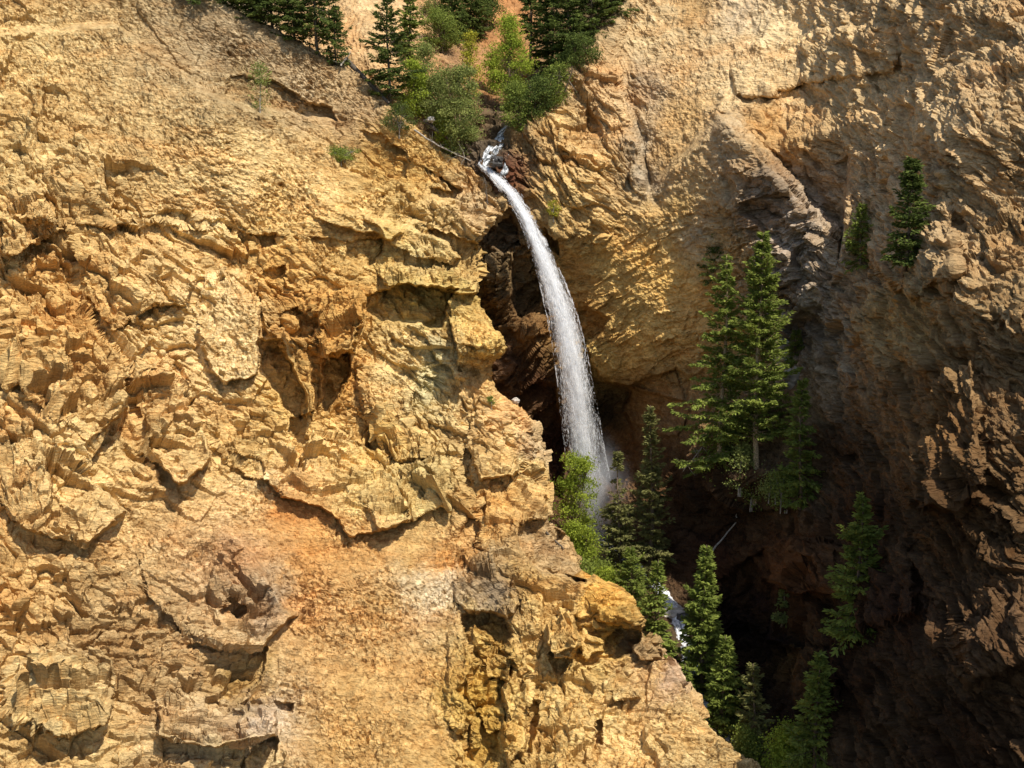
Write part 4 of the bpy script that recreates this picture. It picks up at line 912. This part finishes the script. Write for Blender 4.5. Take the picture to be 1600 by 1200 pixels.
# ------------------------------------------------------------------ trees
def tube(path, rad, k=6):
    """verts, faces of a tapered tube along path"""
    path = np.asarray(path, float); rad = np.asarray(rad, float)
    n = len(path)
    t = np.gradient(path, axis=0); t /= np.linalg.norm(t, axis=1, keepdims=True) + 1e-9
    ref = np.array([0.31, .92, .2]); a = np.cross(t, ref); a /= np.linalg.norm(a, axis=1, keepdims=True) + 1e-9
    b = np.cross(t, a)
    ang = np.linspace(0, 2 * math.pi, k, endpoint=False)
    V = path[:, None] + rad[:, None, None] * (np.cos(ang)[None, :, None] * a[:, None] + np.sin(ang)[None, :, None] * b[:, None])
    i = np.arange(n * k).reshape(n, k)
    f = np.stack([i[:-1], np.roll(i[:-1], -1, 1), np.roll(i[1:], -1, 1), i[1:]], -1).reshape(-1, 4)
    return V.reshape(-1, 3), f

class Acc:
    def __init__(s): s.v = []; s.f = []; s.n = 0
    def add(s, v, f): s.v.append(v); s.f.append(f + s.n); s.n += len(v)
    def get(s): return np.concatenate(s.v), np.concatenate(s.f)

def empty(name, loc):
    o = bpy.data.objects.new(name, None); C.collection.objects.link(o); o.location = loc; o.empty_display_size = .3
    return o

def conifer_mesh(h, r, seed, start=.08, sparse=0.0, droop=.25, lean=(0, 0), ragged=.3, fine=1.0, one_sided=None, tuft=None):
    g = np.random.default_rng(seed)
    wood = Acc()
    zt = np.linspace(0, h, 14)
    bend = np.stack([lean[0] * (zt / h) ** 1.5 * h + .012 * h * np.sin(zt / h * 5 + seed), lean[1] * (zt / h) ** 1.5 * h + 0 * zt, zt], 1)
    bend[0, 1] += 1.1; bend[0, 2] -= .5
    tr_ = np.linspace(h * .0115 + .05, .03, 14); tr_[1] *= .92; tr_[0] *= 1.5
    wood.add(*tube(bend, tr_, 8))
    for kk in range(int(h * .9)):
        zz_ = h * g.random() * max(start, .1) * 1.25 + .4; aa_ = g.random() * 6.28; ll_ = r * (.12 + .3 * g.random())
        q0 = np.array([np.interp(zz_, bend[1:, 2], bend[1:, 0]), np.interp(zz_, bend[1:, 2], bend[1:, 1]), zz_])
        q1 = q0 + np.array([math.cos(aa_) * ll_, math.sin(aa_) * ll_, -.1 * ll_])
        wood.add(*tube(np.stack([q0, (q0 + q1) / 2 + np.array([0, 0, .05]), q1]), [.035, .022, .008], 3))
    cs = []; ax = []; bx = []; tone = []
    z = start * h; ga = g.random() * 6
    step = .40 if h > 9 else .30
    while z < h - .15:
        t = (z - start * h) / (h - start * h)
        prof = (1 - t ** 1.25) ** .9 * (1 - .25 * math.exp(-t * 9)) + .06
        gapf = 1 + ragged * (math.sin(z * 2.1 + seed) * .4 + math.sin(z * .9 + ga * .5) * .35)
        nb = 6 if t < .8 else 4
        for k in range(nb):
            if g.random() < sparse + .06: continue
            ga += 2.4 + g.normal() * .25
            Lb = r * prof * gapf * (1 - ragged * g.random()) * (1.15 if g.random() < .12 else 1)
            if tuft is not None and tuft[0] < t < tuft[1]:
                if g.random() < .8: continue
            if one_sided is not None: Lb *= 1 + .35 * math.cos(ga - one_sided)
            Lb = max(Lb, .22)
            elev = .35 * t - droop * (1 - t) + g.normal() * .20
            n = max(3, int(Lb / .22 / 1.0) + 1)
            s = np.linspace(0, 1, n)
            rad = s * Lb
            zz = z + rad * math.tan(elev) + (s ** 2) * Lb * .16
            x0 = np.interp(z, bend[:, 2], bend[:, 0]); y0 = np.interp(z, bend[:, 2], bend[:, 1])
            pth = np.stack([x0 + rad * math.cos(ga), y0 + rad * math.sin(ga), zz], 1)
            if Lb > .7: wood.add(*tube(pth, np.linspace(.018 + Lb * .010, .006, n), 3))
            d = np.array([math.cos(ga), math.sin(ga), math.tan(elev)]); d /= np.linalg.norm(d)
            lat = np.array([-math.sin(ga), math.cos(ga), 0])
            bt = g.random() * .5
            m = int(n * 7.5 * fine * (1 if t < .85 else 1.4))
            q = g.random(m) ** .75
            q = .12 + .9 * q
            pc = np.stack([np.interp(q, s, pth[:, k2]) for k2 in range(3)], 1)
            sd = g.normal(size=m) * .5
            wdt = (.22 + .34 * Lb * (1 - q * .7)) * .7
            pc = pc + lat * (sd * wdt)[:, None] + np.array([0, 0, 1]) * (g.normal(size=m) * .07 - .05 * np.abs(sd))[:, None]
            dd = d[None] * (.7 + .3 * g.random(m))[:, None] + lat[None] * (np.sign(sd) * .75)[:, None] + g.normal(size=(m, 3)) * .28
            dd[:, 2] -= .12
            dd /= np.linalg.norm(dd, axis=1, keepdims=True)
            nn = np.cross(dd, np.array([0, 0, 1.]) + g.normal(size=(m, 3)) * .8); nn /= np.linalg.norm(nn, axis=1, keepdims=True) + 1e-9
            ln = (.13 + .13 * g.random(m)) * (1 if h > 7 else .75)
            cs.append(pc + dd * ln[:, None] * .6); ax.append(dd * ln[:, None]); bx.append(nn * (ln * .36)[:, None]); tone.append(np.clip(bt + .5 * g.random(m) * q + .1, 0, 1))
        z += step * (.45 + 1.1 * g.random()) * (1 if t < .7 else .75)
    c = np.concatenate(cs); v, f = quads_from(c, np.concatenate(ax), np.concatenate(bx))
    return wood.get(), (v, f), np.repeat(np.concatenate(tone), 4)

def put_tree(name, label, cat, base, wood, leaf, tone, mat, bark, group=None):
    o = empty(name, base); tag(o, label, cat, group)
    mesh_from('trunk', *wood, bark, parent=o, smooth=True)
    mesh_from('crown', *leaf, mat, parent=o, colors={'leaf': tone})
    return o

def ground_left(px, py):
    j = int(np.clip(round((py + 150) / STEP), 0, VA.shape[0] - 1))
    nm = VA.shape[1] - 46
    ex = edge_x(-150 + j * STEP)
    i = int(np.clip(round((px + 240) / (ex + 240) * (nm - 1)), 0, nm - 1))
    return Pv(px, py, float(VA[j, i, 1]))

GT = 'conifers standing in the gorge'; GH = 'conifers on the slope above the fall'
def conifer(label, px, by, ty, half, mat=None, bark=None, seed=1, group=None, left=False, D=None, name='conifer_tree', **kw):
    b = (ground_left(px, by) if left else ground_at(px, by)) + Vector((0, .25, -.1))
    k = b.y / F
    h = (by - ty) * k * 1.02; r = half * k * 1.6
    wd, lf, tn = conifer_mesh(h, r, seed, **kw)
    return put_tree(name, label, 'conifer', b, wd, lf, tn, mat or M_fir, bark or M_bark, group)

def broadleaf_mesh(h, r, seed, n_clump=60, leaves=90, low=.15, lsize=.10, spread=.42, stems=1):
    g = np.random.default_rng(seed)
    wood = Acc(); cs = []; tn = []
    for st in range(stems):
        off = np.array([g.normal() * .25 * (stems > 1), g.normal() * .25 * (stems > 1), 0])
        tip = off + np.array([g.normal() * r * .45 * (stems > 1), g.normal() * r * .4 * (stems > 1), h * (.92 if st == 0 else .6 + .35 * g.random())])
        zt = np.linspace(0, 1, 9)
        tr = off + (tip - off) * zt[:, None] + np.stack([np.sin(zt * 4 + seed + st) * .025 * h, np.cos(zt * 3 + seed) * .02 * h, 0 * zt], 1) * zt[:, None]
        tr[0, 2] -= .5
        wood.add(*tube(tr, np.linspace(h * .011 + .03, .015, 9), 6))
        for k in range(n_clump // stems):
            t = low + (1 - low) * g.random() ** .85
            env = r * (math.sin(min(1, (t - low + .08) / .5) * math.pi / 2) * (1 - max(0, t - .45) / .62) ** .8)
            a = g.random() * 6.283
            rr = env * (.25 + .75 * math.sqrt(g.random())) * (1 + .25 * g.normal())
            root = np.array([np.interp(t * .85, zt, tr[:, q]) for q in range(3)])
            ctr = np.array([root[0] + rr * math.cos(a), root[1] + rr * math.sin(a), h * t * 1.0 + g.normal() * .15])
            mid = (root + ctr) / 2 + np.array([0, 0, .12 * rr])
            wood.add(*tube(np.stack([root, mid, ctr]), [.028, .018, .006], 3))
            m = int(leaves * (.5 + g.random()))
            sp = spread * (.6 + .7 * g.random())
            cs.append(ctr + g.normal(size=(m, 3)) * np.array([sp, sp, sp * .62]))
            tn.append(np.clip(g.random() * .55 + .5 * g.random(m), 0, 1))
    c = np.concatenate(cs); m = len(c)
    d = g.normal(size=(m, 3)); d /= np.linalg.norm(d, axis=1, keepdims=True)
    s = np.cross(d, g.normal(size=(m, 3))); s /= np.linalg.norm(s, axis=1, keepdims=True) + 1e-9
    ln = lsize * (.6 + .7 * g.random(m))
    v, f = quads_from(c, d * ln[:, None], s * (ln * .6)[:, None])
    return wood.get(), (v, f), np.repeat(np.concatenate(tn), 4)

def broadleaf(label, px, by, ty, half, mat=None, bark=None, seed=1, group=None, left=False, D=None, name='leafy_tree', cat='tree', **kw):
    b = (ground_left(px, by) if left else ground_at(px, by)) + Vector((0, -.2, -.1))
    k = b.y / F
    wd, lf, tn = broadleaf_mesh((by - ty) * k, half * k, seed, **kw)
    return put_tree(name, label, cat, b, wd, lf, tn, mat or M_leaf, bark or M_bark, group)

# gorge conifers
conifer('tallest conifer of the gorge, dense green crown and pale bare trunk, right of the slab', 1184, 780, 366, 46, seed=3, start=.24, droop=.08, bark=M_palebark, group=GT, D=127, lean=(-.01, 0), ragged=.45, fine=1.1)
conifer('slimmer conifer just left of the tallest one, its lower branches drooping wide', 1128, 738, 400, 36, seed=4, start=.06, droop=.35, bark=M_palebark, group=GT, D=129, sparse=.12, ragged=.55, one_sided=3.4)
conifer('small dark pointed conifer behind the top of the slimmer tree', 1120, 440, 348, 20, M_firdark, seed=5, group=GT, sparse=.2, D=131)
conifer('tall narrow conifer right of the landing water, ragged crown with bare stem lower down', 1014, 925, 628, 28, M_spruce, seed=6, group=GT, D=130, start=.12, ragged=.65, droop=.1, sparse=.12, lean=(.01, 0))
conifer('conifer with a needle tuft above a bare stem, left of the tall narrow one', 966, 905, 702, 25, M_spruce, seed=7, group=GT, D=130.5, ragged=.4, tuft=(.58, .82), droop=.12)
conifer('lush green conifer between the shoulder crest and the white creek', 1026, 1060, 868, 22, seed=8, group=GT, D=119.5, ragged=.3, droop=.2, start=.02)
conifer('young conifer at the shoulder crest left of the creek', 985, 965, 850, 26, seed=18, group=GT, D=124, ragged=.35, droop=.2, start=.02)
conifer('dark green conifer standing right of the creek in front of the black undercut', 1098, 1090, 842, 28, seed=9, group=GT, D=120, ragged=.25, droop=.22, start=.03, fine=1.2)
conifer('bushy conifer low beside the creek, under the dark green one', 1130, 1160, 985, 27, seed=10, group=GT, D=114, ragged=.3, droop=.2, start=.02)
conifer('small conifer squeezed between the golden slope and the creek', 1070, 1120, 1032, 14, seed=11, group=GT, D=114, ragged=.3, start=.03)
conifer('brownish sparse conifer in the lower right corner of the gorge', 1176, 1200, 1028, 25, M_spruce, M_bark, seed=12, group=GT, D=108.5, ragged=.6, sparse=.3, droop=.1, start=.05)
conifer('pale young conifer growing alone on the dark orange rock', 1226, 975, 908, 13, M_gleaf, seed=13, group=GT, ragged=.3, start=.05)
conifer('conifer with hanging branches on the rocky ledge at the right of the tallest tree', 1250, 800, 590, 26, seed=14, group=GT, ragged=.5, D=120, droop=.3, sparse=.1)
conifer('tiny conifer on the pale ridge under the grey crag', 1243, 575, 512, 12, seed=15, group=GT, ragged=.4)
conifer('full green conifer low on the shaded right wall', 1340, 1010, 770, 40, seed=16, group=GT, ragged=.4, D=105)
conifer('dark conifer high on the shaded right wall', 1420, 420, 250, 28, M_firdark, seed=17, group=GT, ragged=.4)
conifer('short conifer on the shaded wall beside the dark one', 1345, 420, 320, 19, M_fir, seed=27, group=GT, ragged=.4)
conifer('broad conifer at the foot of the shaded right wall', 1275, 1230, 1010, 36, M_fir, seed=28, group=GT, ragged=.4, D=103)
# slope above the fall
conifer('dark fir with a visible dark stem on the ridge left of the bright bushes', 607, 164, -12, 30, M_firdark, M_darkwood, seed=20, group=GH, left=True, sparse=.22, ragged=.5, droop=.18)
conifer('dark fir with a bare lower trunk behind the ridge at the upper left', 494, 92, -75, 34, M_firdark, M_darkwood, seed=21, group=GH, left=True, start=.22, ragged=.4)
conifer('dark fir furthest left on the ridge', 425, 46, -90, 32, M_firdark, M_darkwood, seed=22, group=GH, left=True, ragged=.4, start=.1)
conifer('dark fir behind the crest at the top left of the cliff', 372, 18, -100, 32, M_firdark, M_darkwood, seed=23, group=GH, left=True, ragged=.4)
conifer('dark fir on the crest near the left end', 310, 0, -110, 30, M_firdark, M_darkwood, seed=24, group=GH, left=True, ragged=.4, start=.12)
conifer('dark fir behind the bright tree, tall and leaning over the buttress', 862, 116, -38, 30, M_firdark, M_darkwood, seed=25, group=GH, ragged=.3, fine=1.2)
conifer('green fir right above the buttress top', 888, 100, -60, 27, M_firdark, seed=26, group=GH, ragged=.35)
conifer('dark fir at the head of the gully', 925, 62, -70, 27, M_firdark, seed=29, group=GH, ragged=.35)
conifer('half hidden fir at the right end of the top grove', 955, 25, -80, 24, M_firdark, seed=30, group=GH, ragged=.35)
conifer('thin tall fir with a black stem beside the red gully', 828, 112, -60, 15, M_firdark, M_darkwood, seed=31, group=GH, start=.35, ragged=.4)
conifer('small dark fir on the red slope at the top', 735, 60, -40, 22, M_firdark, seed=32, group=GH, ragged=.4)
conifer('darker fir left of the small one on the red slope', 706, 66, -30, 20, M_firdark, seed=33, group=GH, ragged=.4)
conifer('dark fir filling the gap right of the leftmost ridge firs', 458, 66, -60, 26, M_firdark, M_darkwood, seed=83, group=GH, left=True, ragged=.45)
conifer('short dark fir at the right end of the upper left grove', 524, 104, 12, 20, M_firdark, M_darkwood, seed=84, group=GH, left=True, ragged=.5)
conifer('short dark fir between the two leftmost tall ones', 398, 34, -40, 24, M_firdark, M_darkwood, seed=85, group=GH, left=True, ragged=.5)
conifer('slender fir directly behind the dark fir on the ridge', 640, 95, -20, 17, M_fir, M_darkwood, seed=86, group=GH, ragged=.5, sparse=.15)
GB = 'bright leafy trees above the fall'
broadleaf('bright green leafy tree on the bank left of the dark firs', 797, 178, 34, 31, seed=40, group=GB, n_clump=110, leaves=110, low=.08)
broadleaf('yellow leafed slender tree above the grey green bush', 735, 190, 56, 17, M_yleaf, seed=41, group=GB, n_clump=50, leaves=80, low=.1, spread=.35)
broadleaf('large grey green bushy tree at the lip of the fall', 720, 242, 112, 31, M_gleaf, M_palebark, seed=42, group=GB, n_clump=130, leaves=110, low=.05, stems=3)
broadleaf('lime green bush beside the dark fir on the ridge', 648, 182, 100, 20, M_leaf, seed=43, group=GB, n_clump=60, leaves=100, low=.05, stems=2)
broadleaf('grey green leafy tree behind the lime bush', 662, 150, 70, 22, M_gleaf, seed=44, group=GB, n_clump=60, leaves=100, low=.05)
broadleaf('pale green bush between the lime bush and the yellow tree', 690, 205, 120, 26, M_gleaf, seed=45, group=GB, n_clump=80, leaves=100, low=.05, stems=2)
broadleaf('dark bush in the shade under the bright leafy tree', 812, 205, 130, 26, M_fir, seed=46, group=GB, n_clump=70, leaves=100, low=.05, stems=2)
broadleaf('light green shrub at the very top of the red slope', 682, 38, -30, 24, M_gleaf, seed=47, group=GB, n_clump=60, leaves=80, low=.05)
broadleaf('green shrub under the dark firs near the red gully', 862, 160, 105, 22, M_fir, seed=48, group=GB, n_clump=50, leaves=90, low=.05, stems=2)
GS = 'low shrubs on the rock'
broadleaf('dark low juniper on the ridge right of the scree', 622, 208, 163, 24, M_firdark, M_dead, seed=50, group=GS, left=True, name='shrub', cat='shrub', n_clump=40, leaves=70, low=.1, stems=2, spread=.3, lsize=.08)
broadleaf('flat green shrub on the pale cliff face under the scree', 536, 250, 230, 28, M_fir, M_dead, seed=51, group=GS, left=True, name='shrub', cat='shrub', n_clump=40, leaves=70, low=.1, stems=3, spread=.25, lsize=.08)
broadleaf('tiny yellow green shrub on the lower part of the buttress', 865, 338, 312, 10, M_yleaf, M_dead, seed=52, group=GS, name='shrub', cat='shrub', n_clump=18, leaves=50, low=.1, spread=.2, lsize=.07)
broadleaf('tiny green herb on the orange ledge left of the fall', 768, 630, 616, 8, M_fir, M_dead, seed=53, group=GS, left=True, name='shrub', cat='shrub', n_clump=10, leaves=40, low=.1, spread=.15, lsize=.06)
broadleaf('pale shrub at the foot of the tallest conifer', 1160, 765, 690, 17, M_gleaf, M_dead, seed=54, group=GS, name='shrub', cat='shrub', n_clump=36, leaves=70, low=.05, stems=2, D=126)
broadleaf('pale green shrub right of the bare trunk of the tallest conifer', 1205, 775, 740, 14, M_gleaf, M_dead, seed=55, group=GS, name='shrub', cat='shrub', n_clump=24, leaves=60, low=.05, stems=2, D=125)
broadleaf('pale sapling in the hollow of the upper left scree', 407, 175, 100, 14, M_gleaf, M_dead, seed=56, group=GS, left=True, name='shrub', cat='shrub', n_clump=26, leaves=40, low=.1)
broadleaf('dark bushes massed under the left firs of the red slope', 690, 78, 20, 26, M_fir, seed=70, group=GB, n_clump=70, leaves=100, low=.02, stems=3)
broadleaf('dark bush right of the small fir on the red slope', 757, 48, -8, 24, M_firdark, seed=71, group=GB, n_clump=60, leaves=100, low=.02, stems=3)
broadleaf('yellow green sapling tucked against the bright leafy tree', 770, 150, 70, 13, M_leaf, seed=72, group=GB, n_clump=36, leaves=80, low=.05)
broadleaf('bright green bush at the foot of the yellow tree', 708, 236, 165, 20, M_leaf, M_palebark, seed=73, group=GB, n_clump=60, leaves=100, low=.02, stems=2)
broadleaf('dark shade bush between the red gully and the thin tall fir', 838, 185, 125, 22, M_firdark, seed=75, group=GB, n_clump=60, leaves=100, low=.02, stems=2)
broadleaf('low dark scrub at the foot of the firs above the buttress', 905, 105, 62, 28, M_firdark, seed=76, group=GB, n_clump=60, leaves=100, low=.02, stems=3)
broadleaf('green undergrowth bush left of the bare trunk of the tallest conifer', 1170, 788, 738, 17, M_fir, M_dead, seed=80, group=GS, name='shrub', cat='shrub', n_clump=34, leaves=70, low=.02, stems=3)
broadleaf('dark bush on the ledge under the drooping slimmer conifer', 1118, 752, 690, 22, M_fir, M_dead, seed=81, group=GS, name='shrub', cat='shrub', n_clump=44, leaves=70, low=.02, stems=3)
broadleaf('wide green bush at the ledge edge right of the bare trunk', 1222, 792, 735, 22, M_fir, M_dead, seed=82, group=GS, name='shrub', cat='shrub', n_clump=44, leaves=70, low=.02, stems=3)
GL = 'leafy trees beside the creek'
broadleaf('bright leafy tree in front of the landing water', 903, 858, 706, 38, M_leaf, seed=60, group=GL, n_clump=130, leaves=80, low=.15, stems=2, D=137.5, spread=.4)
broadleaf('leafy tree below the bright one at the edge of the brown soil', 905, 905, 815, 28, M_leaf, seed=61, group=GL, n_clump=80, leaves=90, low=.05, stems=2, D=133)
broadleaf('low green bush along the shoulder crest', 925, 935, 872, 34, M_fir, seed=62, group=GL, n_clump=80, leaves=100, low=.05, stems=3, D=128)
broadleaf('yellow green bush behind the brown soil bank', 872, 902, 862, 24, M_leaf, seed=63, group=GL, n_clump=40, leaves=90, low=.05, stems=3, D=131)
broadleaf('green bush under the conifers at the crest', 960, 950, 888, 26, M_leaf, seed=64, group=GL, n_clump=60, leaves=100, low=.05, stems=2, D=127)
broadleaf('bright green bush in the bottom right corner of the gorge', 1222, 1225, 1118, 30, M_leaf, seed=65, group=GL, n_clump=80, leaves=100, low=.05, stems=2, D=105.5)
broadleaf('dark green bush beside the brownish conifer', 1160, 1215, 1130, 22, M_fir, seed=66, group=GL, n_clump=60, leaves=100, low=.05, stems=2, D=109)

# ------------------------------------------------------------------ fallen wood and boulders
def log(label, a, b, r0, r1, mat, left=False, name='fallen_log', twigs=0, seed=0, lift=.3, cat='log', sag=0.0):
    """a, b: (px, py, D) of the two ends; D None rests the end on the rock"""
    g = np.random.default_rng(seed)
    ends = []
    for q in (a, b):
        gr = Pv(*q) if q[2] else (ground_left(q[0], q[1]) if left else ground_at(q[0], q[1]))
        ends.append(np.array(gr) + np.array([0, -lift, lift * .6]))
    s = np.linspace(0, 1, 10)[:, None]
    pth = ends[0] * (1 - s) + ends[1] * s
    pth += np.cumsum(g.normal(size=(10, 3)) * .04, 0); pth[:, 2] -= sag * np.sin(s[:, 0] * math.pi)
    A = Acc(); c0 = pth[0].copy()
    A.add(*tube(pth - c0, np.linspace(r0, r1, 10), 8))
    for k in range(twigs):
        p0 = pth[g.integers(1, 9)] - c0
        d = g.normal(size=3); d /= np.linalg.norm(d); L_ = .5 + 1.1 * g.random()
        A.add(*tube(np.stack([p0, p0 + d * L_ * .5 + g.normal(size=3) * .08, p0 + d * L_]), [.035, .022, .008], 4))
    v, f = A.get(); o = mesh_from(name, v, f, mat, smooth=True, loc=c0); tag(o, label, cat)
    return o
log('long dark log lying down the scree ridge at the upper left', (541, 98, None), (612, 168, None), .30, .16, M_darkwood, True, twigs=6, seed=1, lift=.5)
log('grey log leaning across the dark log at its upper end', (534, 112, None), (552, 92, None), .10, .05, M_dead, True, twigs=3, seed=2, lift=.8)
log('dark log along the ridge just above the lip of the fall', (662, 196, None), (758, 262, None), .22, .12, M_darkwood, True, twigs=10, seed=3, lift=.7)
log('thin grey log lying beside the ridge log', (648, 207, None), (735, 254, None), .11, .05, M_dead, True, twigs=12, seed=4, lift=.3, sag=.25)
log('thin dark pole reaching down to the white water lip', (735, 250, None), (792, 300, None), .09, .05, M_darkwood, True, twigs=4, seed=5, lift=.8)
log('bleached log standing against the top of the buttress', (882, 148, None), (895, 110, 147), .10, .05, M_dead, twigs=2, seed=6, lift=.7)
log('short bleached log beside the root tangle', (872, 135, None), (892, 118, 147), .09, .05, M_darkwood, twigs=2, seed=7, lift=.7)
log('long thin dead pole leaning on the dark slope under the tall conifer', (1110, 866, None), (1150, 818, None), .10, .05, M_dead, seed=8, lift=.5)
log('curved bleached branch on the dark slope', (1150, 815, None), (1148, 800, None), .08, .04, M_dead, seed=9, lift=.6, name='dead_branch', cat='branch')
log('fan of dead branches hanging left of the pale trunk', (1105, 690, 129), (1068, 735, 129), .06, .03, M_dead, seed=10, twigs=14, lift=.2, name='dead_branch', cat='branch')
log('thin snag with side twigs on the crest over the creek at the bottom', (1088, 1150, 107), (1098, 1118, 107), .05, .02, M_darkwood, seed=11, twigs=5, lift=0, name='dead_branch', cat='branch')
log('dark twiggy snag on the bench below the ridge log', (762, 322, None), (757, 280, 144), .06, .03, M_darkwood, True, seed=12, twigs=8, lift=.3, name='dead_branch', cat='branch')
log('fallen pole at the lower right foot of the golden slope', (1118, 1172, 107), (1180, 1196, 106), .09, .05, M_darkwood, seed=13, twigs=5, lift=.1)
log('brown log on the soft soil bank under the leafy trees', (848, 828, None), (884, 862, None), .12, .07, M_darkwood, True, seed=14, twigs=2, lift=.4)
# root tangle
def tangle(label, px, py, r, n, mat, seed):
    g = np.random.default_rng(seed); c = np.array(ground_at(px, py)) + np.array([0, -.8, .2]); T = Acc()
    for k in range(n):
        d = g.normal(size=(4, 3)) * np.array([.5, .3, .4]); d[0] *= .3
        T.add(*tube(np.cumsum(d, 0) * r, [.09, .07, .04, .012], 5))
    v, f = T.get(); o = mesh_from('root_tangle', v, f, mat, smooth=True, loc=c); tag(o, label, 'roots')
tangle('bleached tangle of dead roots hanging at the top of the buttress', 850, 152, .9, 30, M_dead, 5)
tangle('grey root tangle above the bleached one under the dark firs', 868, 128, .6, 14, M_dead, 6)

def boulder(label, px, py, size, mat, seed, squash=(1, 1, .75), left=False, D=None, group=None, name='boulder'):
    import bmesh
    bm = bmesh.new(); bmesh.ops.create_icosphere(bm, subdivisions=4, radius=1)
    v = np.array([q.co[:] for q in bm.verts]); f = np.array([[q.index for q in fc.verts] for fc in bm.faces]); bm.free()
    fv, _, _ = facet(v * 1.3 + seed * 3.1, seed, 1.2)
    v = v * (1 + .30 * fv + .07 * fbm(v * 4 + seed, 2, seed))[:, None] * np.array(squash) * size
    b = Pv(px, py, D) if D else (ground_left(px, py) if left else ground_at(px, py))
    o = mesh_from(name, v, f, mat, loc=b + Vector((0, -size * .35, 0))); tag(o, label, 'rock', group)
    o.rotation_euler = (0, seed * .7 % .6 - .3, seed * 1.3)
    return o
GR = 'boulders in the gorge'
boulder('dark wet boulder in the stream at the lip', 776, 252, .75, M_wet, 1)
boulder('white sunlit rock behind the grey green bushes', 674, 187, .42, M_boulder, 2, D=151)
boulder('pale flat slab of rock lying across the creek', 1052, 954, 1.15, M_boulder, 3, (1.4, .8, .4), group=GR)
boulder('dark boulder under the pale slab by the creek', 1068, 966, .7, M_wet, 4, group=GR)
boulder('boulder in white water near the bottom of the creek', 1095, 1060, .6, M_wet, 5, group=GR)
boulder('wet boulder beside the first bend of the creek', 985, 862, .8, M_wet, 6, group=GR)
boulder('brown boulder left of the landing water', 905, 838, .9, M_wet, 7, group=GR)
boulder('uppermost white rock on the pale ridge beside the tallest conifer', 1219, 540, .8, M_boulder, 8, group=GR)
boulder('middle white rock on the pale ridge, larger and blocky', 1226, 562, 1.0, M_boulder, 9, group=GR)
boulder('lowest white rock on the pale ridge', 1240, 590, 1.0, M_boulder, 10, (1, .8, .9), group=GR)
boulder('small white rock tip at the edge of the cliff left of the fall', 806, 626, .35, M_boulder, 11, D=135)
boulder('white rock at the mouth of the creek in the bottom right', 1158, 1162, .6, M_boulder, 12, D=108.5, group=GR)
print('done', round(time.time() - T0, 1), sum(len(o.data.polygons) for o in C.objects if o.type == 'MESH'))
